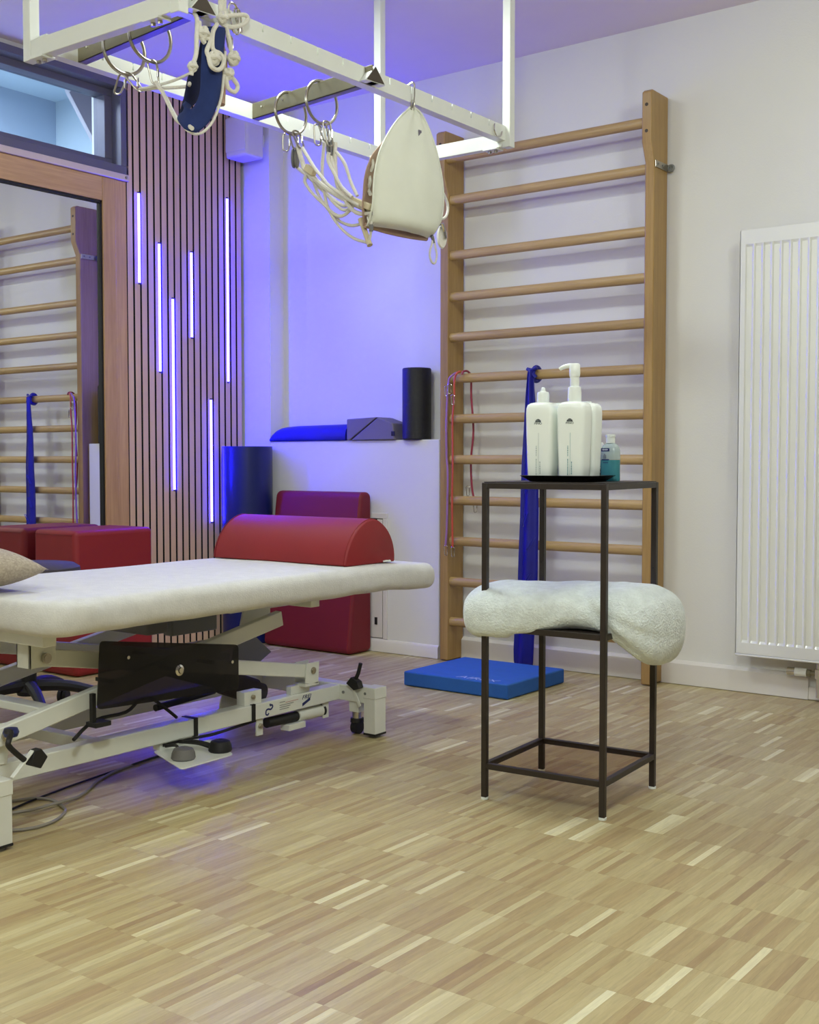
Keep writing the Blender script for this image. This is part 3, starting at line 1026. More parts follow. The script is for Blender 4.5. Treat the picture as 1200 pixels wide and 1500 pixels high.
# smoked acrylic guard with its fixings
poly = roundpoly([(1.946, 0.275), (2.455, 0.249), (2.455, 0.380), (1.958, 0.452)], 0.014, 4)
gd = B().prism(poly, 0, -2.465, -2.460).build('guard_panel', M['smoke'], T, smooth=0)
for (yy, zz) in ((2.044, 0.398), (2.425, 0.334)):
    B().cyl((-2.460, yy, zz), (-2.454, yy, zz), 0.0048, 12).build('screw', M['chrome'], gd)
bb = B()
bb.lathe([(0.0001, 0), (0.0155, 0), (0.0155, 0.003), (0.009, 0.006), (0.0075, 0.010), (0.0001, 0.010)], (0, 0, 0), 20)
bb.v = [tuple(Matrix.Translation((-2.460, 2.225, 0.338)) @ Matrix.Rotation(PI / 2, 4, 'Y') @ Vector(p)) for p in bb.v]
bb.build('washer', M['chrome'], gd)
for yy in (2.00, 2.22, 2.36):
    B().box(-2.53, -2.466, yy - 0.005, yy + 0.005, 0.335, 0.345).build('standoff', M['black'], gd)
B().beam((-2.50, 1.962, 0.232), (-2.50, 1.962, 0.31), 0.012, 0.012, (1, 0, 0)).box(-2.52, -2.48, 1.955, 2.005, 0.222, 0.234).build('guard_clip', M['black'], T)
# motor and linkage under the top
mb = B()
mb.cyl((-2.74, 2.30, 0.330), (-2.68, 2.66, 0.205), 0.026, 20)
mb.build('actuator_tube', M['black'], T)
mb = B()
mb.cyl((-2.675, 2.60, 0.226), (-2.655, 2.715, 0.180), 0.040, 24)
mb.cyl((-2.655, 2.715, 0.180), (-2.650, 2.745, 0.168), 0.033, 24)
mb.build('motor', M['stoolseat'], T)
B().prism([(2.90, 0.210), (3.03, 0.195), (3.10, 0.228), (3.005, 0.306), (2.92, 0.298)], 0, -2.945, -2.94).build('link_plate', M['greyplate'], T, bevel=0.001)
B().prism([(2.598, 0.111), (2.705, 0.104), (2.665, 0.185), (2.62, 0.190)], 0, -2.70, -2.694).build('motor_bracket', wh, T, bevel=0.001)
B().box(-2.60, -2.566, 2.585, 2.660, RZ1, 0.205).build('rail_bracket', wh, T, bevel=0.001)
bolt(-2.562, 2.62, 0.187, 0.007)
B().cyl((-2.83, 2.46, 0.146), (-2.83, 2.71, 0.161), 0.011, 14).build('torsion_bar', M['black'], T)
B().box(-2.88, -2.70, 2.32, 2.40, 0.40, 0.462).build('control_box', M['greyplastic'], T, bevel=0.006)
B().box(-2.80, -2.70, 2.66, 3.02, 0.430, 0.493).build('head_frame', wh, T, bevel=0.002)
B().box(-2.80, -2.76, 2.47, 2.66, 0.375, 0.462).build('upper_linkage', M['greyplate'], T, bevel=0.004)
# cable ties on the near rail and the black cable along it
for yy in (2.377, 2.617):
    b = B()
    b.box(-2.559, -2.5575, yy - 0.008, yy + 0.008, RZ0 - 0.002, RZ1 + 0.002)
    b.box(-2.61, -2.5575, yy - 0.008, yy + 0.008, RZ1 + 0.0002, RZ1 + 0.002)
    b.box(-2.61, -2.5575, yy - 0.008, yy + 0.008, RZ0 - 0.002, RZ0 - 0.0002)
    b.build('cable_tie', M['black'], T, smooth=0)
B().tube([(-2.57, 2.26, 0.105), (-2.572, 2.36, 0.104), (-2.572, 2.46, 0.100), (-2.574, 2.56, 0.104), (-2.575, 2.64, 0.108)], 0.0045, 8).build('control_cable', M['black'], T)
B().tube([(-2.50, 1.90, 0.200), (-2.53, 1.99, 0.230), (-2.56, 2.12, 0.226), (-2.60, 2.20, 0.240), (-2.62, 2.26, 0.235), (-2.60, 2.30, 0.200), (-2.60, 2.34, 0.168)], 0.0050, 8).build('control_cable', M['black'], T)
# castor lifting rod at the right: black sleeve, white spring body, lug plates
B().cyl((-2.585, 2.70, 0.089), (-2.585, 2.86, 0.086), 0.016, 18).build('pedal_rod', M['black'], T)
B().cyl((-2.585, 2.84, 0.087), (-2.585, 2.960, 0.085), 0.0205, 20).box(-2.60, -2.56, 2.78, 2.86, 0.050, 0.070).build('spring_body', wh, T, bevel=0.002)
B().cyl((-2.585, 2.958, 0.085), (-2.585, 2.968, 0.085), 0.0215, 18).build('spring_cap', M['black'], T)
for yy in (2.655, 2.970):
    B().box(-2.575, -2.569, yy - 0.014, yy + 0.014, 0.060, RZ0).build('lug_plate', wh, T, bevel=0.001)
bolt(-2.565, 2.655, 0.090, 0.008)
# castors with their lever
def castor(cx_, cyy, flip):
    c = B()
    c.box(cx_ - 0.021, cx_ + 0.021, cyy - 0.018, cyy + 0.018, 0.076, 0.114)
    cs = c.build('castor_housing', wh, T, bevel=0.002)
    B().cyl((cx_, cyy, 0.055), (cx_, cyy, 0.076), 0.0175, 18).build('castor_stem', M['chrome'], cs)
    w_ = B()
    w_.cyl((cx_ - 0.012, cyy, 0.0235), (cx_ + 0.012, cyy, 0.0235), 0.0225, 22)
    w_.lathe([(0.0001, 0.035), (0.023, 0.040), (0.022, 0.054), (0.0001, 0.056)], (cx_, cyy, 0), 20)
    w_.build('castor_wheel', M['black'], cs)
    lv = B()
    lv.prism([(cx_ + 0.035, 0.098), (cx_ + 0.045, 0.106), (cx_ + 0.0, 0.190), (cx_ - 0.012, 0.190)], 1, cyy - 0.036, cyy - 0.033)
    lv.build('lever_plate', wh, cs, bevel=0.001)
    lp = B()
    lp.prism([(cx_ - 0.010, 0.176), (cx_ + 0.022, 0.156), (cx_ + 0.044, 0.163), (cx_ + 0.036, 0.185), (cx_ + 0.010, 0.198)], 1, cyy - 0.045, cyy - 0.020)
    lp.tube([(cx_ + 0.012, cyy - 0.03, 0.182), (cx_ + 0.028, cyy - 0.03, 0.208), (cx_ + 0.036, cyy - 0.03, 0.232), (cx_ + 0.040, cyy - 0.03, 0.246)], 0.0065, 10)
    lp.build('lever_pedal', M['black'], cs)
    return cs
castor(-2.505, 3.055, 1)
# left-hand castor lever (its wheel is outside the picture)
b = B()
b.beam((-2.40, 1.648, 0.172), (-2.40, 1.705, 0.226), 0.004, 0.014, (1, 0, 0))
cs = b.build('lever_plate', wh, T, bevel=0.001)
B().tube([(-2.455, 1.672, 0.270), (-2.43, 1.668, 0.272), (-2.402, 1.642, 0.262), (-2.40, 1.640, 0.250), (-2.40, 1.660, 0.228), (-2.40, 1.684, 0.206)], 0.0068, 10).build('lever_handle', M['black'], cs)
B().prism([(1.694, 0.192), (1.722, 0.180), (1.742, 0.205), (1.724, 0.228), (1.704, 0.226)], 0, -2.414, -2.390).build('lever_pedal', M['black'], cs, bevel=0.002)
B().lathe([(0.0001, -0.012), (0.016, -0.01), (0.02, 0.0), (0.016, 0.010), (0.0001, 0.013)], (-2.485, 1.705, 0.258), 18).build('clamp_knob', M['bluevinyl'], T)
# bolts on the right crossbar
for (xx, zz) in ((-2.543, 0.140), (-2.448, 0.146)):
    B().cyl((xx, 3.031, zz), (xx, 3.026, zz), 0.005, 10).build('crossbar_bolt', M['greyplate'], T)
# foot-switch tray
ft = B().prism(roundpoly([(-2.585, 2.236), (-2.372, 2.150), (-2.376, 2.350), (-2.560, 2.436)], 0.016, 4), 2, 0.088, 0.0915).build('foot_switch_tray', wh, T, bevel=0.001)
B().box(-2.60, -2.57, 2.25, 2.40, 0.0912, RZ0).build('tray_bracket', wh, ft)
def pedal(x, y, m, nm, lab):
    o = B().lathe([(0.0001, 0), (0.031, 0.0), (0.034, 0.004), (0.032, 0.018), (0.027, 0.029), (0.016, 0.033), (0.008, 0.0325), (0.0001, 0.030)], (x, y, 0.0917), 14).build(nm, m, ft)
    part_label(o, lab)
    return o
pd = pedal(-2.447, 2.226, M['greyplastic'], 'foot_bulb', 'grey rubber foot bulb')
B().tube([(-2.475, 2.238, 0.104), (-2.50, 2.252, 0.113), (-2.525, 2.262, 0.112), (-2.56, 2.262, 0.104)], 0.0045, 8).build('air_hose', M['black'], pd)
pd = pedal(-2.430, 2.350, M['black'], 'foot_bulb', 'black rubber foot bulb')
B().tube([(-2.455, 2.34, 0.104), (-2.49, 2.325, 0.112), (-2.53, 2.318, 0.110), (-2.57, 2.322, 0.104)], lambda q: 0.009 - 0.004 * q, 8).build('air_hose', M['black'], pd)
# printing on the near rail
XF = -2.5594
def railtxt(body, y, z, size, m, shear=0.0, sx=1.0):
    return text('rail_print', body, size, frame_mtx((XF, y, z), (0, 1, 0), (0, 0, 1)), m, T, 0.0003, 'CENTER', shear, sx)
b = B()
b.tube([(XF, 2.672, 0.124), (XF, 2.674, 0.136), (XF, 2.684, 0.139), (XF, 2.692, 0.1365), (XF, 2.699, 0.139), (XF, 2.703, 0.145), (XF, 2.699, 0.150), (XF, 2.692, 0.149), (XF, 2.692, 0.155)], 0.0028, 6)
b.tube([(XF, 2.672, 0.124), (XF, 2.680, 0.121), (XF, 2.686, 0.126)], 0.0026, 6)
b.v = [(XF + (p[0] - XF) * 0.1, p[1], p[2]) for p in b.v]
b.build('safety_mark', M['inkblue'], T)
railtxt('FREI', 2.862, 0.1490, 0.0190, M['inkblue'], 0.25, 1.25)
b = B()
b.prism([(2.842, 0.121), (2.880, 0.136), (2.880, 0.145), (2.842, 0.131)], 0, XF - 0.0001, XF + 0.0003)
b.build('logo_stripe', M['inkblue'], T, smooth=0)
b = B()
b.prism([(2.762, 0.1468), (2.822, 0.1472), (2.822, 0.1482), (2.762, 0.1478)], 0, XF - 0.0001, XF + 0.0003)
b.build('red_rule', M['inkred'], T, smooth=0)
b = B()
for k, (y0, y1) in enumerate(((2.735, 2.760), (2.735, 2.800), (2.735, 2.785), (2.735, 2.778))):
    z = 0.150 - k * 0.0065 - (0.003 if k else 0)
    b.box(XF - 0.0001, XF + 0.0002, y0, y1, z, z + 0.002)
b.build('type_plate_print', M['greyplate'], T, smooth=0)

# mattress under a fitted terry sheet: lofted rounded slab
def slab(x0, x1, y0, y1, z0, z1, rhead, rfoot, rnd, parent, m, name, ny=56):
    # outline, counter-clockwise
    pts = []
    def arc(cx_, cy_, r, a0):
        for i in range(9):
            a = a0 + PI / 2 * i / 8
            pts.append((cx_ + r * math.cos(a), cy_ + r * math.sin(a)))
    arc(x1 - rhead, y1 - rhead, rhead, 0)
    arc(x0 + rhead, y1 - rhead, rhead, PI / 2)
    for i in range(1, 40): pts.append((x0, y1 - rhead + (y0 + rfoot - y1 + rhead) * i / 40))
    arc(x0 + rfoot, y0 + rfoot, rfoot, PI)
    arc(x1 - rfoot, y0 + rfoot, rfoot, 1.5 * PI)
    for i in range(1, 40): pts.append((x1, y0 + rfoot + (y1 - rhead - y0 - rfoot) * i / 40))
    n = len(pts)
    cxm, cym = (x0 + x1) / 2, (y0 + y1) / 2
    def inset(d):
        if d < 0:
            return [Vector((cxm + (p.x - cxm) * -d, cym + (p.y - cym) * (1 + (-d - 1) * 0.35))) for p in inset(0.055)]
        out = []
        for i in range(n):
            p0, p1, p2 = Vector(pts[i - 1]), Vector(pts[i]), Vector(pts[(i + 1) % n])
            tt = (p2 - p0).normalized()
            nn = Vector((-tt.y, tt.x))
            out.append(p1 + nn * d)
        return out
    rings = []
    H = z1 - z0
    steps = 12
    rings.append((0.055, z0 + 0.012))
    rings.append((0.045, z0 + 0.005))
    for i in range(steps + 1):
        a = -PI / 2 + PI * i / steps
        rings.append((rnd * (1 - abs(math.cos(a)) ** 0.8), z0 + H / 2 + (H / 2) * math.copysign(abs(math.sin(a)) ** 0.85, math.sin(a))))
    rings += [(0.055, z1 + 0.0005), (-0.85, z1 + 0.001), (-0.65, z1 + 0.0015), (-0.42, z1 + 0.002), (-0.2, z1 + 0.002)]
    vs, fs = [], []
    rnd_ = random.Random(3)
    for ri, (d, z) in enumerate(rings):
        for i, p in enumerate(inset(d)):
            q = p
            wob = 0.0022 * math.sin(q.y * 23 + z * 60) * math.sin(q.y * 9.1 + 1.3) if z < z1 - 0.004 else 0.0008 * math.sin(q.x * 18 + q.y * 11)
            droop = 0.020 * max(0.0, min(1.0, (q.y - (y1 - 0.34)) / 0.34)) ** 1.5
            # gathered folds at the foot corner and at the head end
            zz = z + wob - droop
            fold = 0.0
            if z < z1 - 0.01:
                fold = 0.008 * math.exp(-((q.y - (y0 + 0.11) - (z1 - z) * 1.2) / 0.022) ** 2)
                for k in range(4):
                    fold += 0.0075 * math.exp(-((q.y - (y1 - 0.46 + k * 0.055) - (z1 - z) * -1.1) / 0.012) ** 2) * (1 if z < (z0 + z1) / 2 else 0.0)
            vs.append((q.x + (fold if q.x > cxm else -fold), q.y, zz))
    m_ = len(rings)
    for j in range(m_ - 1):
        for i in range(n):
            fs.append((j * n + i, j * n + (i + 1) % n, (j + 1) * n + (i + 1) % n, (j + 1) * n + i))
    fs.append(tuple(range((m_ - 1) * n, m_ * n)))
    fs.append(tuple(reversed(range(n))))
    return B().add(vs, fs).build(name, m, parent, smooth=70)
slab(-3.005, -2.330, 1.705, 3.335, 0.494, 0.582, 0.115, 0.085, 0.040, T, M['sheet'], 'sheeted_mattress')

# bolster on the table
t = thing('half_round_bolster', (-2.66, 2.97, 0.585), 'red half-round bolster lying across the head of the table', 'bolster')
TZ = 0.5842
vs, fs = [], []
def bolprof(s):
    y0, y1, h = 2.838, 3.094, 0.140
    c, r = (y0 + y1) / 2 + 0.004, (y1 - y0) / 2
    pts = []
    for i in range(25):
        a = PI - PI * i / 24
        ca, sa = math.cos(a), math.sin(a)
        pts.append((c + 0.010 * abs(sa) + r * s * math.copysign(abs(ca) ** 1.12, ca), 0.004 + h * s * abs(sa) ** 1.02))
    return [(c - r * s * 0.97, 0.0)] + pts + [(c + r * s * 0.97, 0.0)]
secs = [(-2.972, 0.90), (-2.970, 0.955), (-2.962, 0.985), (-2.950, 1.0), (-2.392, 1.0), (-2.384, 0.992), (-2.378, 0.975), (-2.376, 0.955)]
nP = len(bolprof(1))
for x, s in secs:
    for (yy, zz) in bolprof(s):
        vs.append((x, yy, TZ + 0.001 + zz))
for i in range(len(secs) - 1):
    for j in range(nP):
        a, c = i * nP + j, i * nP + (j + 1) % nP
        fs.append((a, c, c + nP, a + nP))
fs += [tuple(range(nP)), tuple(range((len(secs) - 1) * nP, len(secs) * nP))]
B().add(vs, fs).build('cover', M['red'], t, smooth=40)
for x in (-2.386, -2.960):
    B().tube([(x, yy, TZ + 0.001 + zz) for (yy, zz) in bolprof(0.996)], 0.0018, 6, True, 1).build('seam', M['reddark'] if x < -2.5 else M['red'], t)
B().tube([(-2.374, 3.03, TZ + 0.004), (-2.366, 3.04, TZ + 0.006), (-2.364, 3.055, TZ + 0.004), (-2.372, 3.06, TZ + 0.006)], 0.003, 6).build('zip_tag', M['cap'], t)

# pillow at the foot
t = thing('knitted_pillow', (-2.72, 1.80, 0.585), 'beige knitted pillow on the table at the left edge', 'pillow')
def pillow(cx_, cy_, cz, a, bb_, h, rot, m, parent):
    vs, fs = [], []
    N = 28
    for side in (1, -1):
        for j in range(N + 1):
            for i in range(N + 1):
                u, v = i / N * 2 - 1, j / N * 2 - 1
                k = (1 - abs(u) ** 2.6) * (1 - abs(v) ** 2.6)
                pin = 1 - 0.06 * (1 - abs(u) ** 2) * (abs(v) > 0.98) - 0.0
                x, y = a * u * (1 - 0.05 * (1 - v * v)), bb_ * v * (1 - 0.05 * (1 - u * u))
                z = h * side * max(0, k) ** 0.55
                if side < 0: z *= 0.8
                vs.append((x, y, z))
    n1 = (N + 1) ** 2
    for s in range(2):
        for j in range(N):
            for i in range(N):
                p = s * n1 + j * (N + 1) + i
                q = (p, p + 1, p + N + 2, p + N + 1)
                fs.append(q if s == 0 else tuple(reversed(q)))
    mm = Matrix.Translation((cx_, cy_, cz)) @ Matrix.Rotation(rot, 4, 'Z')
    o = B().add([mm @ Vector(p) for p in vs], fs)
    o = o.build('cover', m, parent, smooth=80)
    bm = bmesh.new(); bm.from_mesh(o.data)
    bmesh.ops.remove_doubles(bm, verts=bm.verts, dist=0.0004)
    bmesh.ops.recalc_face_normals(bm, faces=bm.faces)
    bm.to_mesh(o.data); bm.free()
    return o
pillow(-2.715, 1.725, 0.640, 0.17, 0.145, 0.062, math.radians(-4), M['knit'], t)

# power cord on the floor
t = thing('power_cord', (-2.6, 1.95, 0), 'grey power cord looping on the floor under the table', 'cord')
B().tube([(-2.775, 1.86, 0.005), (-2.738, 1.875, 0.005), (-2.71, 1.928, 0.005), (-2.662, 1.948, 0.005), (-2.585, 1.927, 0.005), (-2.54, 1.90, 0.005), (-2.498, 1.837, 0.005), (-2.492, 1.772, 0.005), (-2.519, 1.724, 0.005), (-2.56, 1.70, 0.005), (-2.62, 1.72, 0.005), (-2.645, 1.77, 0.006), (-2.637, 1.806, 0.007), (-2.610, 1.85, 0.010), (-2.601, 1.92, 0.013), (-2.618, 2.0, 0.008), (-2.66, 2.07, 0.005), (-2.71, 2.14, 0.005), (-2.755, 2.24, 0.005), (-2.78, 2.36, 0.005), (-2.80, 2.48, 0.005), (-2.83, 2.62, 0.005)], 0.0042, 10, False, 6).build('sheath', M['cordgrey'], t)
t = thing('air_hose', (-2.6, 1.95, 0), 'thin dark hose trailing along the floor under the near rail', 'hose')
B().tube([(-2.66, 1.80, 0.004), (-2.69, 1.88, 0.004), (-2.72, 2.0, 0.004), (-2.745, 2.12, 0.004), (-2.77, 2.28, 0.0045), (-2.765, 2.40, 0.013), (-2.74, 2.50, 0.02)], 0.003, 8, False, 6).build('hose', M['black'], t)

# ================================================================= SLING FRAME UNDER THE CEILING
G = thing('sling_frame', (-2.55, 2.82, CEIL), 'white ceiling-hung sling frame of notched square tubes', 'sling frame')
XN, XFar = -2.27, -2.80
RB_, RT = 2.045, 2.096
def notched(x0, x1, y0, y1, ys, parent):
    # rail with slots sawn into the upper edge
    prof = [(y0, RB_), (y1, RB_), (y1, RT)]
    for yy in sorted(ys, reverse=True):
        prof += [(yy + 0.003, RT), (yy + 0.003, RT - 0.022), (yy - 0.003, RT - 0.022), (yy - 0.003, RT)]
    prof.append((y0, RT))
    n = len(prof)
    bb = B()
    vs = [(x0, p[0], p[1]) for p in prof] + [(x1, p[0], p[1]) for p in prof]
    bb.v = [tuple(p) for p in vs]
    # side faces cut into convex blocks between slots, so the shading stays clean
    blocks = [(y0, y1, RB_, RT - 0.022)]
    e = [y0] + [q for yy in sorted(ys) for q in (yy - 0.003, yy + 0.003)] + [y1]
    bb = B()
    bb.box(x0, x1, y0, y1, RB_, RT - 0.022)
    for i in range(0, len(e), 2):
        bb.box(x0, x1, e[i], e[i + 1], RT - 0.022, RT)
    o = bb.build('rail', wh, parent, smooth=0)
    return o
ys = [2.26 + 0.1122 * i for i in range(12)]
ny_ = [yy for yy in ys if abs(yy - 2.82) > 0.03]
notched(XN - 0.034, XN, 2.0675, 3.5995, ny_, G)
notched(XFar - 0.034, XFar, 2.0675, 3.5995, ny_, G)
P_ = 0.032
posts = {'A': (-2.862, 2.035), 'B': (-2.262, 2.035), 'D': (-2.250 - P_, 3.598), 'C': (-2.862, 3.598)}
for k, (x, y) in posts.items():
    B().box(x, x + P_, y, y + P_, 2.022, CEIL - 0.006).build('post', wh, G, bevel=0.002)
    B().box(x - 0.035, x + P_ + 0.035, y - 0.035, y + P_ + 0.035, CEIL - 0.006, CEIL - 0.0005).build('ceiling_plate', wh, G, bevel=0.001)
B().box(-2.8295, -2.2625, 2.036, 2.067, 2.026, 2.075).build('cross_member', wh, G, bevel=0.002)
B().box(-2.8295, -2.2825, 3.600, 3.629, 2.026, 2.075).build('cross_member', wh, G, bevel=0.002)
for (x, y, d) in ((-2.80, 2.051, 1), (-2.33, 2.051, -1), (-2.33, 3.612, -1), (-2.80, 3.612, 1)):
    B().box(x - 0.030, x + 0.030, y - 0.022, y + 0.022, 2.020, 2.026).build('corner_plate', wh, G, bevel=0.001)
    bb = B()
    for q in (-0.013, 0.013):
        bb.cyl((x + q, y, 2.012), (x + q, y, 2.0205), 0.0065, 8)
    bb.build('corner_bolt', M['steel'], G)
# triangular sliding bars
def slidebar(pl, pr):
    pl, pr = Vector(pl), Vector(pr)
    d = (pr - pl).normalized()
    s = V(-d.y, d.x, 0).normalized()
    hw, h = 0.042, 0.050
    bb = B()
    bb.beam(pl - s * 0.012 + V(0, 0, h / 2), pr - s * 0.012 + V(0, 0, h / 2), 0.006, h)
    bb.beam(pl + V(0, 0, 0.002), pr + V(0, 0, 0.002), 0.030, 0.004)
    br = bb.build('sliding_bar', M['brass'], G, smooth=0, bevel=0.0012)
    vs = []
    for p in (pr - d * 0.028, pr):
        vs += [p - s * hw, p + s * hw, p + V(0, 0, h)]
    B().add(vs, [(0, 2, 5, 3), (2, 1, 4, 5), (1, 0, 3, 4), (0, 1, 2), (3, 5, 4)]).build('bar_end', M['white'], br, smooth=0, bevel=0.001)
    e = pr + d * 0.0006
    cen = e + V(0, 0, h * 0.36)
    tri = [e - s * hw, e + s * hw, e + V(0, 0, h)]
    tri = [cen + (q - cen) * 0.88 for q in tri]
    B().add([q for q in tri] + [q + d * 0.001 for q in tri], [(0, 1, 2), (3, 4, 5), (0, 1, 4, 3), (1, 2, 5, 4), (2, 0, 3, 5)]).build('end_plug', M['bardark'], br, smooth=0)
    for q in (0.12, 0.30, 0.5):
        c = pl + (pr - pl) * q - s * 0.015 + V(0, 0, h * 0.62)
        B().cyl(c, c - s * 0.004, 0.004, 10).build('rivet', M['chrome'], br)
    return br
slidebar((-2.818, 2.190, 2.046), (-2.238, 2.125, 2.046))
slidebar((-2.818, 2.892, 2.046), (-2.238, 2.822, 2.046))
# small cable hooks on the near rail
B().tube([(-2.264, 3.52, 2.085), (-2.262, 3.515, 2.062), (-2.262, 3.53, 2.048), (-2.262, 3.555, 2.050), (-2.262, 3.565, 2.068)], 0.0028, 8).build('wire_hook', M['chrome'], G)

# rings with karabiners
rings = [((-2.600, 2.172, 2.040), 'steel ring with karabiner on the left sliding bar, nearer the transom', (1, 0.15)),
         ((-2.480, 2.160, 2.046), 'steel ring on the left sliding bar, beside the blue strap', (1, 0.10)),
         ((-2.622, 2.868, 2.032), 'steel ring on the right sliding bar, left one above the rope bundle', (1, 0.0)),
         ((-2.475, 2.850, 2.036), 'steel ring on the right sliding bar, second one above the rope bundle', (1, 0.0))]
for (c, lab, ax) in rings:
    tag(B().torus(c, 0.066, 0.0048, (0.12 if c[1] < 2.5 else 0.10, 1, 0), (0, 0, 1), 48, 10).build('metal_ring', M['steel'], None), lab, 'ring', 'steel rings on the sliding bars')

def karabiner(a, b_, lab, wid=0.012, r=0.0028, side=(0.6, 0.8, 0)):
    t = thing('karabiner', a, lab, 'karabiner', 'karabiners on the steel rings')
    B().loop(a, b_, wid, r, side, 8).build('body', M['steel'], t)
    m_ = (Vector(a) + Vector(b_)) / 2
    B().cyl(m_ + Vector(side).normalized() * wid * 0.95 + V(0, 0, 0.012), m_ + Vector(side).normalized() * wid * 0.95 - V(0, 0, 0.012), r * 1.25, 8).build('gate', M['chrome'], t)
    return t
karabiner((-2.600, 2.178, 1.980), (-2.560, 2.195, 1.926), 'karabiner leaning right under the ring nearest the transom')
karabiner((-2.604, 2.176, 1.979), (-2.630, 2.170, 1.925), 'karabiner leaning left under the ring nearest the transom')
karabiner((-2.480, 2.164, 1.986), (-2.478, 2.176, 1.925), 'karabiner under the ring beside the blue strap')
karabiner((-2.640, 2.868, 1.972), (-2.646, 2.868, 1.915), 'leftmost karabiner under the left ring above the rope bundle')
karabiner((-2.620, 2.872, 1.972), (-2.606, 2.874, 1.918), 'middle karabiner under the left ring above the rope bundle')
karabiner((-2.604, 2.868, 1.974), (-2.580, 2.872, 1.915), 'rightmost karabiner under the left ring above the rope bundle')
karabiner((-2.500, 2.858, 1.976), (-2.503, 2.862, 1.910), 'leftmost karabiner under the second ring above the rope bundle')
karabiner((-2.478, 2.852, 1.976), (-2.462, 2.858, 1.915), 'middle karabiner under the second ring above the rope bundle')
karabiner((-2.458, 2.850, 1.976), (-2.450, 2.862, 1.900), 'rightmost karabiner under the second ring above the rope bundle')

# rope bundle with pulleys, block and handle
ropes = [
 [(-2.604, 2.88, 1.929), (-2.584, 2.88, 1.872), (-2.569, 2.88, 1.844), (-2.503, 2.88, 1.791), (-2.433, 2.88, 1.746), (-2.349, 2.88, 1.703), (-2.299, 2.88, 1.681)],
 [(-2.639, 2.898, 1.898), (-2.626, 2.898, 1.869), (-2.581, 2.898, 1.835), (-2.509, 2.898, 1.773), (-2.431, 2.898, 1.72), (-2.389, 2.898, 1.724), (-2.34, 2.89, 1.70)],
 [(-2.568, 2.862, 1.913), (-2.517, 2.862, 1.843), (-2.478, 2.862, 1.801), (-2.457, 2.862, 1.779), (-2.384, 2.862, 1.73), (-2.334, 2.862, 1.701)],
 [(-2.572, 2.889, 1.836), (-2.582, 2.889, 1.814), (-2.555, 2.889, 1.777), (-2.506, 2.889, 1.734), (-2.458, 2.889, 1.695), (-2.424, 2.889, 1.685), (-2.39, 2.889, 1.703), (-2.377, 2.889, 1.724)],
 [(-2.568, 2.904, 1.841), (-2.546, 2.904, 1.785), (-2.51, 2.904, 1.731), (-2.454, 2.904, 1.678), (-2.402, 2.904, 1.655), (-2.345, 2.895, 1.653)],
 [(-2.501, 2.892, 1.925), (-2.511, 2.892, 1.844), (-2.504, 2.892, 1.777), (-2.487, 2.892, 1.719), (-2.444, 2.892, 1.658), (-2.384, 2.892, 1.612), (-2.320, 2.885, 1.590)],
 [(-2.47, 2.868, 1.921), (-2.448, 2.868, 1.847), (-2.423, 2.868, 1.778), (-2.389, 2.868, 1.716), (-2.347, 2.868, 1.681), (-2.293, 2.868, 1.672)],
 [(-2.451, 2.856, 1.88), (-2.455, 2.856, 1.855), (-2.426, 2.856, 1.805), (-2.4, 2.856, 1.766), (-2.358, 2.856, 1.729)],
 [(-2.416, 2.85, 1.874), (-2.382, 2.85, 1.833), (-2.357, 2.85, 1.772), (-2.332, 2.85, 1.728)],
 [(-2.446, 2.88, 1.914), (-2.446, 2.88, 1.832), (-2.429, 2.88, 1.765), (-2.374, 2.88, 1.725)],
 [(-2.551, 2.895, 1.831), (-2.507, 2.895, 1.778), (-2.463, 2.895, 1.73), (-2.429, 2.895, 1.706), (-2.403, 2.895, 1.706), (-2.386, 2.895, 1.72)]]
t = thing('rope_pulley_set', (-2.47, 2.88, 1.93), 'bundle of white ropes with pulleys draped from two rings to the white sling', 'rope')
rad = [0.0080, 0.0060, 0.0058, 0.0060, 0.0055, 0.0055, 0.0066, 0.0058, 0.0055, 0.0072, 0.0055]
for p, r in zip(ropes, rad):
    B().tube(p, r, 8, False, 6).build('rope', M['rope'], t)
B().lathe([(0.0001, -0.009), (0.022, -0.009), (0.024, -0.004), (0.018, 0), (0.024, 0.004), (0.022, 0.009), (0.0001, 0.009)], (0, 0, 0), 24)
def pulley(c, rot):
    bb = B().lathe([(0.0001, -0.009), (0.020, -0.009), (0.022, -0.004), (0.016, 0), (0.022, 0.004), (0.020, 0.009), (0.0001, 0.009)], (0, 0, 0), 24, 1.45, 0.80)
    mm = Matrix.Translation(c) @ rot.to_matrix().to_4x4()
    bb.v = [tuple(mm @ Vector(p)) for p in bb.v]
    o = bb.build('pulley', M['greyplastic'], t)
    return o
pulley((-2.620, 2.885, 1.892), Euler((0.3, PI / 2, 0.7)))
pulley((-2.462, 2.872, 1.892), Euler((-0.1, PI / 2, 0.5)))
o = B().beam((-2.385, 2.872, 1.732), (-2.291, 2.868, 1.690), 0.022, 0.020).build('wood_block', M['handlewood'], t, bevel=0.003)
B().beam((-2.562, 2.873, 1.853), (-2.525, 2.873, 1.830), 0.02, 0.024).build('rope_clamp', M['handlewood'], t, bevel=0.003)
o = B().tube([(-2.344, 2.880, 1.664), (-2.333, 2.878, 1.642), (-2.313, 2.873, 1.604), (-2.299, 2.870, 1.577)], lambda q: 0.0095 - 0.003 * math.sin(q * PI) * 0.2, 14, False, 3).build('wooden_handle', M['handlewood'], t)
b = B()
b.loop((-2.318, 2.868, 1.690), (-2.285, 2.868, 1.668), 0.012, 0.003, (0.3, 0.2, 1))
b.loop((-2.292, 2.864, 1.668), (-2.286, 2.862, 1.632), 0.009, 0.0028, (0.7, 0.7, 0))
b.build('karabiner_link', M['steel'], t)
b = B()
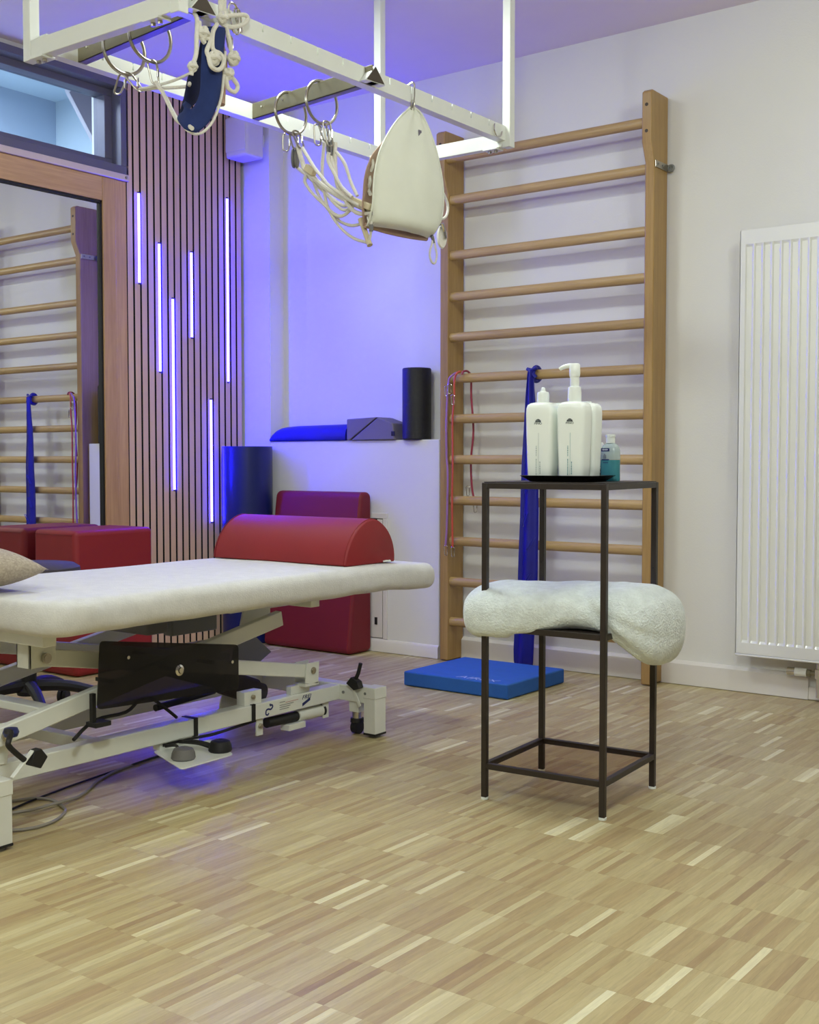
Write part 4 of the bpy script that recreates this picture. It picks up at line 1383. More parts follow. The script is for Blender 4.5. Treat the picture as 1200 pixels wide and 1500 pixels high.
b.tube([(-2.29, 2.862, 1.668), (-2.286, 2.86, 1.645), (-2.286, 2.86, 1.627), (-2.293, 2.866, 1.606), (-2.303, 2.870, 1.588)], 0.0042, 8)
b.build('short_cord', M['rope'], t)
B().cyl((-2.286, 2.860, 1.637), (-2.286, 2.860, 1.617), 0.0068, 12).build('crimp_sleeve', M['greyplastic'], t)

# white canvas sling
t = thing('canvas_sling', (-2.27, 3.04, 2.04), 'off-white canvas sling hanging point-up from the near rail', 'sling')
bag = [(3.049, 2.037), (2.988, 1.987), (2.936, 1.931), (2.888, 1.861), (2.861, 1.781), (2.851, 1.693), (2.857, 1.639), (2.946, 1.634), (3.034, 1.637), (3.108, 1.639), (3.172, 1.644), (3.206, 1.698), (3.222, 1.756), (3.218, 1.822), (3.194, 1.895), (3.156, 1.964), (3.104, 2.021)]
left = [bag[0], bag[1], bag[2], bag[3], bag[4], bag[5], bag[6]]
right = [bag[0], bag[16], bag[15], bag[14], bag[13], bag[12], bag[11], bag[10]]
def interp(path, z):
    ps = sorted(path, key=lambda p: -p[1])
    for (a, c) in zip(ps, ps[1:]):
        if a[1] >= z >= c[1]:
            q = (a[1] - z) / max(1e-6, a[1] - c[1])
            return a[0] + (c[0] - a[0]) * q
    return ps[-1][0] if z < ps[-1][1] else ps[0][0]
NR, NC = 26, 20
def sheet(x_of, zlo, m, name, inset=0.0, shift=0.0, zadd=0.0):
    vs, fs = [], []
    for i in range(NR + 1):
        q = i / NR
        for j in range(NC + 1):
            u = j / NC
            zb = zlo + (1.644 - 1.636) * u
            z = 2.034 + (zb - 2.034) * q
            yl, yr = interp(left, z), interp(right, max(z, 1.6445))
            y_ = yl + (yr - yl) * u
            vs.append((x_of(u, q), y_ + (0.05 * (1 - u) * max(0, 1 - q * 1.8) if name == 'back_panel' else 0), z))
    for i in range(NR):
        for j in range(NC):
            a = i * (NC + 1) + j
            fs.append((a, a + 1, a + NC + 2, a + NC + 1))
    o = B().add(vs, fs).build(name, m, t, smooth=80)
    md = o.modifiers.new('solid', 'SOLIDIFY')
    md.thickness = 0.003
    return o
def xf_front(u, q):
    bul = 0.035 * (math.sin(PI * u) ** 0.6) * min(1, q * 1.6)
    curl = 0.030 * max(0, (q - 0.93) / 0.07) ** 2
    crease = 0.003 * math.sin(u * 16 + q * 3) * (1 - q) * 1.2 + 0.004 * math.exp(-((u - 0.42 - (q - 0.6) * 0.5) / 0.05) ** 2) * (q > 0.45)
    return -2.275 + bul - curl - crease
sheet(xf_front, 1.636, M['canvas'], 'front_panel')
def xf_back(u, q):
    return -2.282 - 0.034 * min(1, q * 2.2) - 0.016 * (math.sin(PI * u) ** 0.6) * min(1, q * 1.5)
sheet(xf_back, 1.636, M['canvasback'], 'back_panel', 0, 0.0, 0.0)
B().tube([(-2.310, 2.86, 1.638), (-2.300, 2.95, 1.632), (-2.298, 3.04, 1.633), (-2.300, 3.11, 1.637), (-2.303, 3.170, 1.642)], 0.008, 8).build('bottom_fold', M['canvasback'], t)
e = [(xf_front(0, max(0, min(1, (2.034 - z) / 0.398))) + 0.002, y, z) for (y, z) in left]
B().tube(e, 0.0032, 6).build('piping', M['canvas'], t)
e = [(xf_front(1, max(0, min(1, (2.034 - z) / 0.398))) + 0.002, y, z) for (y, z) in right]
B().tube(e, 0.0032, 6).build('piping', M['canvas'], t)
B().box(-2.2600, -2.2592, 3.068, 3.084, 1.935, 1.965).build('care_label', M['greyfoam'], t, smooth=0)
B().tube([(-2.285, 3.040, 2.098), (-2.258, 3.040, 2.104), (-2.257, 3.043, 2.075), (-2.262, 3.046, 2.050), (-2.268, 3.048, 2.030)], 0.003, 8).build('suspension_hook', M['chrome'], t)
B().loop((-2.266, 3.048, 2.052), (-2.270, 3.049, 2.022), 0.007, 0.0024, (0.2, 1, 0)).build('ring_link', M['steel'], t)
# inner straps visible at the open left side
b = B()
b.tube([(-2.33, 2.905, 1.80), (-2.31, 2.885, 1.775), (-2.325, 2.895, 1.755), (-2.305, 2.88, 1.735)], 0.006, 8)
b.tube([(-2.33, 2.915, 1.86), (-2.31, 2.90, 1.83), (-2.32, 2.90, 1.81)], 0.005, 8)
b.build('inner_strap', M['rope'], t)

# spare cords and buckle at the sling's right side
t = thing('cord_loop_set', (-2.30, 3.24, 1.72), 'white cord loops with a pulley plate behind the white sling', 'rope')
B().tube([(-2.305, 3.225, 1.835), (-2.30, 3.262, 1.805), (-2.30, 3.288, 1.771), (-2.30, 3.283, 1.738), (-2.30, 3.258, 1.720), (-2.305, 3.232, 1.722), (-2.306, 3.222, 1.75), (-2.306, 3.225, 1.80)], 0.0045, 8, True).build('cord_loop', M['rope'], t)
b = B().lathe([(0.0001, -0.006), (0.024, -0.006), (0.027, 0.0), (0.024, 0.006), (0.0001, 0.006)], (0, 0, 0), 24, 1.45, 0.70)
mm = Matrix.Translation((-2.303, 3.258, 1.660)) @ Euler((0.35, PI / 2, 0)).to_matrix().to_4x4()
b.v = [tuple(mm @ Vector(p)) for p in b.v]
b.build('pulley_plate', M['rope'], t)
B().tube([(-2.293, 3.246, 1.702), (-2.292, 3.256, 1.680), (-2.291, 3.262, 1.655)], 0.006, 8).build('pulley_cheek', M['chrome'], t)
B().cyl((-2.305, 3.236, 1.720), (-2.300, 3.242, 1.695), 0.007, 10).build('shackle', M['greyplastic'], t)
t = thing('pull_cord_loop', (-2.28, 3.18, 1.63), 'small teardrop cord loop dangling below the white sling', 'cord')
B().tube([(-2.28, 3.176, 1.648), (-2.28, 3.170, 1.622), (-2.28, 3.159, 1.597), (-2.28, 3.160, 1.575), (-2.28, 3.175, 1.561), (-2.28, 3.190, 1.566), (-2.28, 3.197, 1.592), (-2.28, 3.186, 1.622), (-2.28, 3.178, 1.648)], 0.0034, 8).build('cord', M['rope'], t)
B().tube([(-2.279, 3.168, 1.650), (-2.279, 3.174, 1.638), (-2.279, 3.178, 1.626)], 0.005, 8).build('cord_knot', M['greyplastic'], t)

# blue head strap: ruled band between two edges
t = thing('blue_strap_sling', (-2.27, 2.17, 2.04), 'navy padded strap sling looped under the near rail', 'sling')
E1 = [(-2.25, 2.209, 2.032), (-2.25, 2.202, 1.977), (-2.25, 2.196, 1.922), (-2.25, 2.186, 1.856), (-2.255, 2.166, 1.799), (-2.265, 2.142, 1.764), (-2.28, 2.123, 1.754), (-2.3, 2.111, 1.766), (-2.33, 2.121, 1.791), (-2.35, 2.144, 1.815), (-2.355, 2.162, 1.855), (-2.36, 2.176, 1.888), (-2.36, 2.19, 1.934), (-2.36, 2.216, 1.973), (-2.35, 2.218, 2.006), (-2.34, 2.215, 2.033)]
E2 = [(-2.27, 2.159, 2.025), (-2.27, 2.149, 1.966), (-2.27, 2.144, 1.912), (-2.275, 2.146, 1.861), (-2.285, 2.143, 1.832), (-2.3, 2.142, 1.82), (-2.32, 2.144, 1.827), (-2.34, 2.15, 1.842), (-2.36, 2.173, 1.858), (-2.385, 2.232, 1.882), (-2.39, 2.268, 1.914), (-2.39, 2.279, 1.94), (-2.39, 2.286, 1.972), (-2.38, 2.281, 1.999), (-2.37, 2.271, 2.028), (-2.36, 2.262, 2.053)]
e1, e2 = catmull([Vector(p) for p in E1], 5), catmull([Vector(p) for p in E2], 5)
vs, fs = [], []
NW = 8
for a, c in zip(e1, e2):
    for j in range(NW + 1):
        q = j / NW
        p = a.lerp(c, q)
        vs.append((p.x + 0.012 * math.sin(PI * q), p.y, p.z))
for i in range(len(e1) - 1):
    for j in range(NW):
        a = i * (NW + 1) + j
        fs.append((a, a + 1, a + NW + 2, a + NW + 1))
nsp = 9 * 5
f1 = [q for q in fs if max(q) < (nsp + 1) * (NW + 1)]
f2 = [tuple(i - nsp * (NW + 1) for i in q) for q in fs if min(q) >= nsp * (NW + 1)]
for nm, vv, ff, mm_ in (('padded_band', vs[:(nsp + 1) * (NW + 1)], f1, M['navy']), ('inner_band', vs[nsp * (NW + 1):], f2, M['navy_shade'])):  # inner leg of the strap takes the navy with painted shade
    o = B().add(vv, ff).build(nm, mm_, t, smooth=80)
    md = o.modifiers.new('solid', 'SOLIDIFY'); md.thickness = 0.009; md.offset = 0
b = B()
b.tube([Vector(p) + V(0.004, 0.006, -0.004) for p in E1[1:9]], 0.0036, 8)
b.build('edge_piping', M['rope'], t)
wr = [
 [(-2.245, 2.19, 2.098), (-2.245, 2.191, 2.067), (-2.245, 2.193, 2.05), (-2.245, 2.199, 2.038), (-2.245, 2.233, 2.042), (-2.245, 2.272, 2.06), (-2.245, 2.29, 2.079), (-2.245, 2.279, 2.086), (-2.245, 2.241, 2.074), (-2.245, 2.199, 2.06)],
 [(-2.245, 2.179, 2.034), (-2.243, 2.162, 2.01), (-2.237, 2.153, 1.972), (-2.235, 2.158, 1.959), (-2.235, 2.178, 1.957), (-2.232, 2.188, 1.943), (-2.230, 2.178, 1.921), (-2.230, 2.161, 1.911), (-2.230, 2.141, 1.916), (-2.235, 2.138, 1.939), (-2.238, 2.135, 1.953), (-2.24, 2.148, 1.978), (-2.245, 2.159, 2.002)],
 [(-2.262, 2.116, 2.046), (-2.25, 2.114, 2.025), (-2.245, 2.107, 1.978), (-2.245, 2.105, 1.94), (-2.245, 2.094, 1.909), (-2.25, 2.092, 1.884)],
 [(-2.245, 2.116, 2.023), (-2.245, 2.121, 1.996), (-2.245, 2.142, 2.0), (-2.245, 2.148, 1.99), (-2.245, 2.125, 1.983), (-2.245, 2.135, 1.974)],
 [(-2.245, 2.209, 2.041), (-2.245, 2.223, 2.001), (-2.245, 2.229, 1.978), (-2.245, 2.247, 1.978), (-2.245, 2.25, 1.964), (-2.245, 2.24, 1.952), (-2.245, 2.226, 1.96)],
 [(-2.245, 2.191, 1.934), (-2.245, 2.205, 1.916), (-2.245, 2.211, 1.896), (-2.245, 2.218, 1.88), (-2.245, 2.239, 1.877), (-2.245, 2.251, 1.893), (-2.245, 2.239, 1.907), (-2.245, 2.222, 1.915)],
 [(-2.245, 2.212, 1.92), (-2.245, 2.226, 1.931), (-2.245, 2.232, 1.923), (-2.245, 2.222, 1.913), (-2.245, 2.208, 1.914)]]
for p in wr:
    B().tube(p, 0.0058, 8, False, 5).build('tie_rope', M['rope'], t)
def knot(c, r):
    bb = B()
    c = Vector(c)
    for ax in ((V(1, 0, 0), V(0, 1, 0)), (V(0, 1, 0), V(0, 0, 1)), (V(1, 0, .5), V(0, 0, 1))):
        bb.torus(c, r, r * 0.62, ax[0], ax[1], 16, 8)
    return bb.build('knot', M['rope'], t)
knot((-2.240, 2.193, 2.052), 0.010)
knot((-2.236, 2.158, 1.940), 0.012)
knot((-2.245, 2.130, 1.997), 0.011)
knot((-2.245, 2.236, 1.962), 0.012)
knot((-2.245, 2.214, 1.916), 0.010)
knot((-2.246, 2.094, 1.905), 0.009)
B().tube([(-2.252, 2.205, 2.055), (-2.244, 2.196, 2.10), (-2.250, 2.205, 2.125), (-2.27, 2.215, 2.115)], 0.011, 10).build('rope_bight', M['rope'], t)
b = B()
b.loop((-2.248, 2.235, 2.105), (-2.248, 2.252, 2.030), 0.016, 0.003, (0, 1, 0.2))
b.loop((-2.255, 2.258, 2.100), (-2.250, 2.268, 2.040), 0.010, 0.0028, (0, 1, 0.2))
b.loop((-2.250, 2.225, 2.02), (-2.250, 2.232, 1.985), 0.010, 0.0026, (0, 1, 0.2))
b.build('snap_hook', M['chrome'], t)
B().tube([(-2.28, 2.22, 2.0), (-2.27, 2.222, 1.96), (-2.268, 2.215, 1.90), (-2.262, 2.205, 1.84)], 0.012, 8).build('lining_strap', M['canvasback'], t)
# ropes from the left rings to the blue strap
t = thing('tie_cord', (-2.46, 2.20, 1.93), 'white cords tying the left rings to the blue strap', 'cord')
B().tube([(-2.478, 2.176, 1.930), (-2.45, 2.178, 1.896), (-2.40, 2.165, 1.835), (-2.36, 2.150, 1.800), (-2.32, 2.140, 1.784), (-2.262, 2.105, 1.757)], 0.0058, 8, False, 5).build('cord', M['rope'], t)
B().tube([(-2.556, 2.196, 1.930), (-2.50, 2.196, 1.923), (-2.44, 2.196, 1.914), (-2.37, 2.19, 1.903), (-2.34, 2.17, 1.90)], 0.0048, 8).build('cord', M['rope'], t)
B().tube([(-2.560, 2.190, 1.931), (-2.50, 2.19, 1.927), (-2.42, 2.19, 1.928), (-2.35, 2.19, 1.935)], 0.004, 8).build('cord', M['rope'], t)

# ================================================================= BALANCE PAD
t = thing('balance_pad', (-2.64, 4.04, 0), 'blue foam balance pad lying on the floor below the wall bars', 'exercise pad')
B().box(-2.889, -2.392, 3.822, 4.262, 0.002, 0.060).build('foam', M['pad'], t, bevel=0.006, seg=3)
text('logo', 'AIREX', 0.050, frame_mtx((-2.555, 3.858, 0.0604), (1, 0, 0), (0, 1, 0)), M['inklilac'], t, 0.0002, 'CENTER', 0.2, 1.35)

# ================================================================= METAL STAND
ST = thing('side_stand', (-1.579, 2.846, 0), 'dark metal side stand with open legs and glass shelf in the foreground', 'side table')
ang = math.radians(-4.0 + 8.0)
ux = V(math.cos(ang), math.sin(ang), 0)
uy = V(-math.sin(ang), math.cos(ang), 0)
SC = V(-1.581, 2.851, 0)
HS = 0.172
def sp(a, b_, z): return SC + ux * a + uy * b_ + V(0, 0, z)
bm_ = M['blackmetal']
TW = 0.0155
for i, (a, c) in enumerate(((-HS, -HS), (HS, -HS), (HS, HS), (-HS, HS))):
    lg = B().beam(sp(a, c, 0.006), sp(a, c, 0.8575), TW, TW, tuple(uy)).build('leg', bm_, ST, bevel=0.0012)
    B().cyl(sp(a, c, 0.0005), sp(a, c, 0.007), 0.0105, 16).build('foot_glide', M['cap'], lg)
def ringrail(z, nm):
    for (a, c) in (((-HS, -HS), (HS, -HS)), ((HS, -HS), (HS, HS)), ((HS, HS), (-HS, HS)), ((-HS, HS), (-HS, -HS))):
        d = Vector((c[0] - a[0], c[1] - a[1])).normalized() * TW / 2
        B().beam(sp(a[0] + d.x, a[1] + d.y, z), sp(c[0] - d.x, c[1] - d.y, z), TW, TW).build(nm, bm_, ST, bevel=0.0012)
ringrail(0.850, 'top_rail')
ringrail(0.468, 'middle_rail')
ringrail(0.092, 'bottom_rail')
def plate(z0, z1, h, m, nm):
    vs = [sp(a, c, z) for z in (z0, z1) for (a, c) in ((-h, -h), (h, -h), (h, h), (-h, h))]
    return B().add(vs, [(3, 2, 1, 0), (4, 5, 6, 7), (0, 1, 5, 4), (1, 2, 6, 5), (2, 3, 7, 6), (3, 0, 4, 7)]).build(nm, m, ST, smooth=0)
plate(0.8580, 0.8605, HS + 0.003, bm_, 'top_shelf')
plate(0.470, 0.4735, HS - 0.008, bm_, 'middle_shelf')
plate(0.0935, 0.0975, HS - 0.0085, M['shelfglass'], 'bottom_shelf')
bb = B()
for (a, c) in ((-HS, HS), (HS, HS)):
    p = sp(a, c - TW / 2 - 0.0005, 0.62)
    bb.cyl(p, p - uy * 0.001, 0.0025, 8)
bb.build('screw_hole', M['black'], ST)

# tray
TZ0 = 0.8607
tr = thing('tray', tuple(sp(-0.03, 0.02, TZ0)), 'shallow black square tray with sloping rim holding the bottles', 'tray')
def squareloft(rows, c0, m, name, parent, r=0.010, half=None, smooth=40):
    vs, fs = [], []
    n = None
    for (hx, hy, z) in rows:
        o = rrect(-hx, hx, -hy, hy, min(r, hx * .6, hy * .6), 4)
        n = len(o)
        for (a, c) in o:
            vs.append(c0 + ux * a + uy * c + V(0, 0, z))
    for j in range(len(rows) - 1):
        for i in range(n):
            fs.append((j * n + i, j * n + (i + 1) % n, (j + 1) * n + (i + 1) % n, (j + 1) * n + i))
    fs.append(tuple(reversed(range(n))))
    fs.append(tuple(range((len(rows) - 1) * n, len(rows) * n)))
    return B().add(vs, fs).build(name, m, parent, smooth=smooth)
TC = sp(0.010, -0.045, TZ0)
squareloft([(0.078, 0.066, 0.0003), (0.083, 0.071, 0.001), (0.103, 0.086, 0.015), (0.105, 0.088, 0.0165), (0.1025, 0.0855, 0.017), (0.082, 0.070, 0.0045), (0.078, 0.066, 0.004)], TC, M['tray'], 'dish', tr, 0.012)
BZ = TZ0 + 0.0045

def bottle(a, c, lab, cap, prints, rot=0.0, H=0.206, hw=0.0395, hd=0.029):
    base = sp(a, c, BZ)
    t = thing('lotion_bottle', tuple(base), lab, 'bottle', 'white lotion bottles on the tray')
    rows = [(hw * .86, hd * .86, 0.0004), (hw * .90, hd * .9, 0.002), (hw * .93, hd * .95, 0.03), (hw * 1.0, hd, 0.10), (hw * 1.03, hd, 0.140), (hw * 1.02, hd * .98, 0.150), (hw * .95, hd * .92, 0.157), (hw * .80, hd * .76, 0.161), (hw * .45, hd * .55, 0.163)]
    squareloft([(p, q, z * H / 0.162) for p, q, z in rows], base, M['plastic'], 'bottle_body', t, 0.012, smooth=60)
    top = H + 0.0005
    cx_, cyy, cz = base
    if cap == 'flip':
        B().lathe([(0.0001, top), (0.0165, top), (0.0165, top + 0.020), (0.0155, top + 0.026), (0.0145, top + 0.028), (0.007, top + 0.030), (0.0055, top + 0.034), (0.0055, top + 0.038), (0.003, top + 0.041), (0.0001, top + 0.0415)], base, 24).build('dispenser_cap', M['cap'], t)
    elif cap == 'pump':
        k = B().lathe([(0.0001, top), (0.0180, top), (0.0180, top + 0.024), (0.0165, top + 0.0385), (0.0120, top + 0.040), (0.0001, top + 0.040)], base, 24).build('collar', M['cap'], t)
        B().lathe([(0.0001, top + 0.039), (0.0120, top + 0.039), (0.0125, top + 0.066), (0.0001, top + 0.067)], base, 20).build('pump_stem', M['cap'], t)
        hd_ = B().lathe([(0.0001, top + 0.066), (0.0135, top + 0.066), (0.0145, top + 0.074), (0.0142, top + 0.096), (0.011, top + 0.1005), (0.0001, top + 0.101)], base, 20)
        d = -V(math.cos(math.radians(12)), math.sin(math.radians(12)), 0)
        p0 = Vector(base) + V(0, 0, top + 0.0935)
        hd_.tube([p0, p0 + d * 0.018 + V(0, 0, 0.0015), p0 + d * 0.034 + V(0, 0, -0.003), p0 + d * 0.041 + V(0, 0, -0.007)], lambda q: 0.0075 - 0.0028 * q, 10)
        hd_.build('pump_head', M['cap'], t)
    else:
        B().lathe([(0.0001, top), (0.0165, top), (0.0165, top + 0.004), (0.0001, top + 0.005)], base, 24).build('neck_ring', M['cap'], t)
    if prints:
        fy = Vector(base) - uy * (hd + 0.0005)
        def pm(z, dx=0.0): return frame_mtx(fy + ux * dx + V(0, 0, z), ux, (0, 0, 1))
        text('brand_print', 'PINO', 0.0085, pm(0.150), M['inkpale'], t, 0.0002, 'CENTER', 0, 1.15).data.materials[0] = M['ink']
        bb = B()
        for k, (dx, hh_) in enumerate(((-0.0068, 0.0035), (-0.0036, 0.0060), (0, 0.0068), (0.0036, 0.0060), (0.0068, 0.0035))):
            c0 = fy + ux * dx + V(0, 0, 0.1555)
            bb.beam(c0, c0 + V(0, 0, hh_) + ux * dx * -0.15, 0.0028, 0.0004, tuple(uy))
        c0 = fy + V(0, 0, 0.1550)
        bb.beam(c0 - ux * 0.0085, c0 + ux * 0.0085, 0.0004, 0.0022)
        bb.build('crown_print', M['ink'], t, smooth=0)
        bb = B()
        c0 = fy + ux * 0.0015
        bb.beam(c0 + V(0, 0, 0.014), c0 + V(0, 0, 0.125), 0.0007, 0.0004, tuple(uy))
        bb.build('rule_print', M['inkteal'] if prints == 2 else M['inkpale'], t, smooth=0)
        bb = B()
        rnd = random.Random(int(a * 1000))
        for (dx, z0_, z1_) in ((-0.005, 0.014, 0.055), (-0.005, 0.064, 0.092), (0.006, 0.016, 0.048)):
            z = z0_
            while z < z1_:
                L_ = 0.002 + 0.003 * rnd.random()
                c0 = fy + ux * dx
                bb.beam(c0 + V(0, 0, z), c0 + V(0, 0, z + L_), 0.0022, 0.0004, tuple(uy))
                z += L_ + 0.0016
        bb.build('fine_print', M['inkpale'] if prints == 1 else M['inkteal'], t, smooth=0)
    return t
bottle(-0.046, -0.084, 'white lotion bottle with short dispenser cap, front left on the tray', 'flip', 1)
bottle(0.046, -0.084, 'white lotion bottle with tall pump, front right on the tray', 'pump', 2)
bottle(-0.034, -0.012, 'plain white bottle standing behind the two front bottles, middle', 'none', 0, H=0.203)
bottle(0.046, -0.016, 'plain white bottle standing behind the pump bottle, right', 'none', 0, H=0.205)

# hand sanitiser beside the tray
base = sp(0.082, 0.072, TZ0)
t = thing('sanitiser_bottle', tuple(base), 'clear sanitiser bottle half full of blue liquid on the stand', 'bottle')
B().lathe([(0.0001, 0.0005), (0.0255, 0.0005), (0.0268, 0.003), (0.0272, 0.058), (0.0001, 0.058)], base, 28, 1.0, 0.66, 2.4).build('liquid', M['liquid'], t)
B().lathe([(0.0001, 0.0585), (0.0274, 0.0585), (0.0270, 0.082), (0.0245, 0.092), (0.0185, 0.100), (0.0118, 0.104), (0.0001, 0.104)], base, 28, 1.0, 0.66, 2.4).build('bottle_shoulder', M['clearplastic'], t)
B().lathe([(0.0001, 0.1043), (0.0120, 0.1043), (0.0125, 0.120), (0.0138, 0.121), (0.0138, 0.127), (0.0001, 0.128)], base, 24).build('flip_cap', M['cap'], t)
fy = Vector(base) - uy * 0.0186
def sanm(dx, z): return frame_mtx(fy + ux * dx + V(0, 0, z), ux, (0, 0, 1))
bb = B()
c0 = fy + ux * -0.009 + V(0, 0, 0.0855)
bb.beam(c0 - ux * 0.0135, c0 + ux * 0.0135, 0.0006, 0.0085)
bb.build('label_band', M['inkblue'], t, smooth=0)
bb = B()
for k in range(5):
    c1 = fy - uy * 0.0006 + ux * (-0.017 + k * 0.0036) + V(0, 0, 0.0858)
    bb.beam(c1, c1 + ux * 0.0026, 0.0004, 0.0026 + 0.0012 * (k % 2))
bb.build('label_word', M['inkwhite'], t, smooth=0)
bb = B()
for dx, h0 in ((-0.013, 0.0105), (-0.0105, 0.014), (-0.008, 0.014), (-0.0055, 0.0105)):
    c1 = fy + ux * dx + V(0, 0, 0.061)
    bb.beam(c1, c1 + V(0, 0, h0), 0.0009, 0.0004, tuple(uy))
c1 = fy + V(0, 0, 0.0585)
bb.beam(c1 - ux * 0.0175, c1 + ux * 0.004, 0.0004, 0.0030)
bb.beam(c1 - ux * 0.0140 - V(0, 0, 0.008), c1 + ux * 0.001 - V(0, 0, 0.008), 0.0004, 0.0016)
bb.build('label_mark', M['inkblue'], t, smooth=0)
# small grey pump bottle between
base = sp(0.030, 0.098, TZ0)
t = thing('spray_bottle', tuple(base), 'small grey bottle with white head behind the sanitiser bottle', 'bottle')
B().lathe([(0.0001, 0.0005), (0.0215, 0.0005), (0.0225, 0.003), (0.0225, 0.072), (0.019, 0.078), (0.0001, 0.079)], base, 26).build('bottle_body', M['greyplastic'], t)
bb = B()
bb.lathe([(0.0001, 0.079), (0.0180, 0.079), (0.0195, 0.084), (0.0195, 0.101), (0.017, 0.106), (0.0001, 0.107)], base, 24)
bb.build('spray_head', M['cap'], t)
rnd = random.Random(2)
bb = B()
for k in range(12):
    a = -2.2 + 1.6 * rnd.random()
    z = 0.008 + 0.03 * rnd.random()
    p = Vector(base) + V(math.cos(a) * 0.0226, math.sin(a) * 0.0226, z)
    bb.cyl(p, p + V(math.cos(a), math.sin(a), 0) * 0.0004, 0.0016, 8)
bb.build('dots_print', M['inkwhite'], t)

# blanket folded over the middle shelf
t = thing('fleece_blanket', tuple(sp(0, 0, 0.475)), 'pale fluffy fleece blanket folded over the middle shelf of the stand', 'blanket')
from mathutils import noise as mnoise
def blanket():
    # rolled bundle: sections along a path, running from the left overhang to the right drape
    secs = [
        # centre (a, c, z), half depth, half height
        (-0.246, -0.060, 0.508, 0.020, 0.022), (-0.243, -0.060, 0.508, 0.080, 0.046), (-0.234, -0.055, 0.508, 0.125, 0.060), (-0.215, -0.048, 0.510, 0.160, 0.068),
        (-0.17, -0.040, 0.513, 0.178, 0.070), (-0.11, -0.035, 0.516, 0.180, 0.068), (-0.04, -0.028, 0.520, 0.172, 0.066),
        (0.04, -0.012, 0.527, 0.160, 0.0635), (0.10, -0.005, 0.529, 0.155, 0.062), (0.150, 0.0, 0.522, 0.158, 0.070), (0.195, 0.005, 0.508, 0.160, 0.084), (0.232, 0.015, 0.490, 0.155, 0.094),
        (0.262, 0.02, 0.478, 0.135, 0.090), (0.280, 0.025, 0.476, 0.100, 0.072), (0.291, 0.028, 0.474, 0.05, 0.040), (0.294, 0.028, 0.474, 0.012, 0.010)]
    n = 40
    # densify sections
    pts = catmull([Vector((s[0], s[1], s[2])) for s in secs], 4)
    dims = catmull([Vector((s[3], s[4], 0)) for s in secs], 4)
    vs, fs = [], []
    for p, d in zip(pts, dims):
        for i in range(n):
            t_ = 2 * PI * i / n
            ct, st = math.cos(t_), math.sin(t_)
            k = 2.6
            rr = (abs(ct) ** k + abs(st) ** k) ** (-1 / k)
            a = p.x
            c = p.y + max(d.x, 0.004) * rr * ct
            z = p.z + max(d.y, 0.004) * rr * st
            # right part sags in front of the shelf edge, folded diagonally
            q = max(0.0, min(1.0, (p.x - 0.12) / 0.10))
            if st < 0 and p.x > 0.12: z -= 0.014 * q * abs(st) * max(0.0, min(1.0, (0.30 - p.x) / 0.03)) * (0.75 + 0.25 * ct)
            # the front of the roll hangs a little over the shelf rail on the left
            if st < 0 and ct < 0 and p.x < 0.06: z -= 0.022 * min(1.0, (0.06 - p.x) / 0.08) * (-ct) * (-st) * 2.0 * max(0.0, min(1.0, (p.x + 0.246) / 0.05))
            # fold valleys
            f1 = math.exp(-((p.x - 0.135 - (z - 0.53) * -0.9) / 0.016) ** 2)
            c += 0.014 * f1 * (1 if ct < 0 else 0)
            f2 = math.exp(-((z - 0.505 + (p.x - 0.2) * 0.55) / 0.010) ** 2) * max(0, min(1, (p.x - 0.15) / 0.04))
            c += 0.010 * f2 * (1 if ct < 0 else 0)
            w_ = sp(a, c, z)
            nz = mnoise.noise(w_ * 11) * 0.008 + mnoise.noise(w_ * 34) * 0.0032
            dirn = (ux * 0.0 + uy * ct + V(0, 0, st))
            w_ = w_ + dirn * nz
            lo = 0.4745
            if -0.19 < p.x < 0.165 and c > -0.168 and w_.z < lo: w_.z = lo + 0.0006 * mnoise.noise(w_ * 60)
            vs.append(w_)
    m_ = len(pts)
    for j in range(m_ - 1):
        for i in range(n):
            fs.append((j * n + i, j * n + (i + 1) % n, (j + 1) * n + (i + 1) % n, (j + 1) * n + i))
    fs += [tuple(reversed(range(n))), tuple(range((m_ - 1) * n, m_ * n))]
    o = B().add(vs, fs).build('folded_fleece', M['fleece'], t, smooth=90)
    ss = o.modifiers.new('sub', 'SUBSURF')
    ss.levels = 1
    ss.render_levels = 2
    return o
blanket()

# ================================================================= RADIATOR
RX0, RX1 = -1.735, -1.03
RZa, RZb = 0.167, 1.795
RY = 4.440
t = thing('radiator', (-1.4, RY, 0.17), 'white ribbed panel radiator on the right wall', 'radiator')
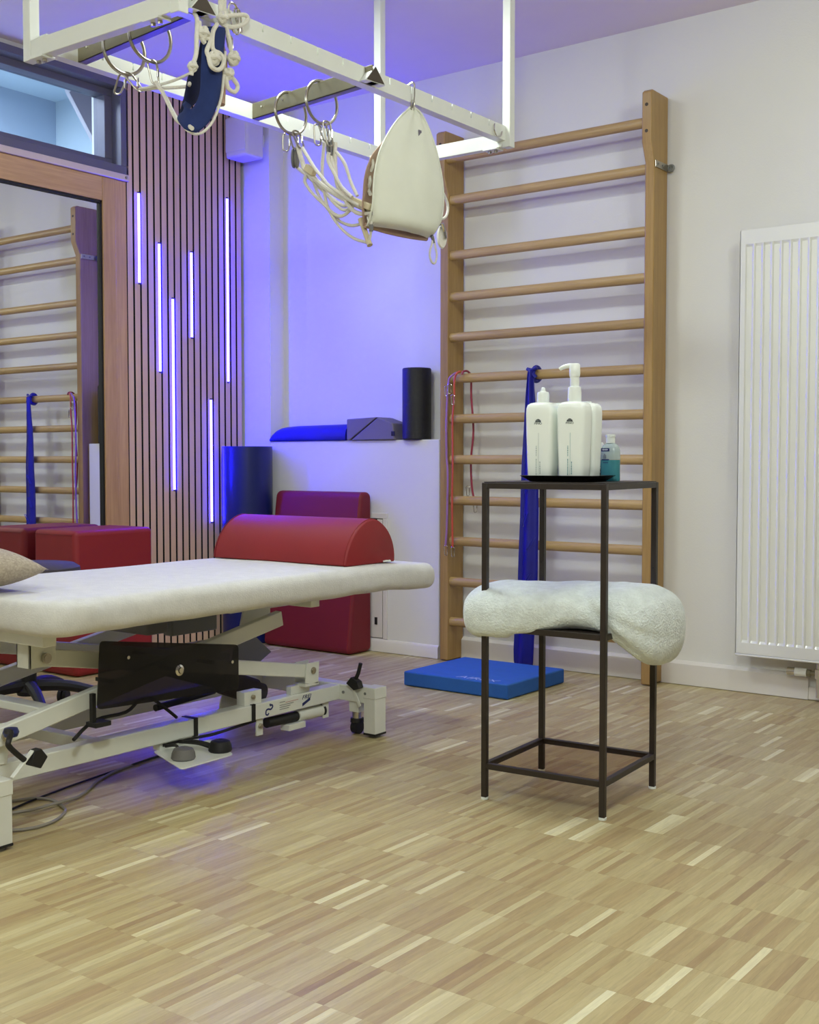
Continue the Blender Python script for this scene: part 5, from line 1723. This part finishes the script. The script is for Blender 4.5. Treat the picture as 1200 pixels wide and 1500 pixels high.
# corrugated front: each channel a pressed trough
vs, fs = [], []
xs_prof = []
pr = 0.0352
x = RX0 + 0.020
ribs = []
while x + pr < RX1 - 0.01:
    ribs.append(x)
    x += pr
def front_y(u, zq):
    return 0
cols = [(RX0, 0.0)]
for r in ribs:
    cols += [(r + 0.0015, 0.0), (r + 0.0050, -1.0), (r + 0.0265, -1.0), (r + 0.0325, 0.0)]
cols.append((RX1, 0.0))
rows = [(RZa, 0), (RZa + 0.043, 0), (RZa + 0.052, 1), (RZb - 0.062, 1), (RZb - 0.052, 0), (RZb, 0)]
for (z, k) in rows:
    for (xx, d) in cols:
        vs.append((xx, RY + 0.006 * (-d) * k, z))
nc = len(cols)
for j in range(len(rows) - 1):
    for i in range(nc - 1):
        fs.append((j * nc + i, j * nc + i + 1, (j + 1) * nc + i + 1, (j + 1) * nc + i))
B().add(vs, fs).build('front_panel', M['whitegloss'], t, smooth=30)
b = B()
b.box(RX0, RX0 + 0.002, RY, RY + 0.062, RZa, RZb)
b.box(RX1 - 0.002, RX1, RY, RY + 0.062, RZa, RZb)
b.box(RX0, RX1, RY + 0.0005, RY + 0.062, RZa, RZa + 0.004)
b.box(RX0, RX1, RY + 0.058, RY + 0.062, RZa, RZb)
b.build('casing', M['whitegloss'], t, smooth=0)
B().box(RX0 + 0.001, RX1 - 0.001, RY + 0.001, RY + 0.062, RZb - 0.003, RZb + 0.002).build('top_grille', M['whitegloss'], t, bevel=0.001)
B().box(RX0 - 0.003, RX1, RY - 0.001, RY + 0.062, RZa - 0.010, RZa - 0.001).build('bottom_edge', M['whitegloss'], t, bevel=0.003)
for zz in (0.30, 1.65):
    B().box(RX0 + 0.10, RX0 + 0.14, RY + 0.062, YB - 0.001, zz, zz + 0.06).build('wall_bracket', M['whitegloss'], t)
# valve
t = thing('radiator_valve', (-1.48, 4.49, 0.10), 'chrome and white radiator valve below the radiator', 'valve')
vy, vz = 4.487, 0.110
B().cyl((-1.545, vy, vz), (-1.515, vy, vz), 0.0155, 20).build('end_ring', M['chrome'], t)
B().cyl((-1.515, vy, vz), (-1.470, vy, vz), 0.0165, 20).build('thermostat_head', M['whitegloss'], t)
B().cyl((-1.470, vy, vz), (-1.456, vy, vz), 0.014, 8).cyl((-1.456, vy, vz), (-1.38, vy, vz), 0.0095, 16).build('coupling', M['brass'], t)
B().cyl((-1.425, vy, 0.150), (-1.425, vy, 0.020), 0.011, 16).cyl((-1.425, vy, 0.092), (-1.425, vy, 0.128), 0.017, 8).build('valve_body', M['chrome'], t)
B().cyl((-1.425, vy, 0.158), (-1.425, vy, 0.148), 0.010, 12).build('pipe_stub', M['steel'], t)
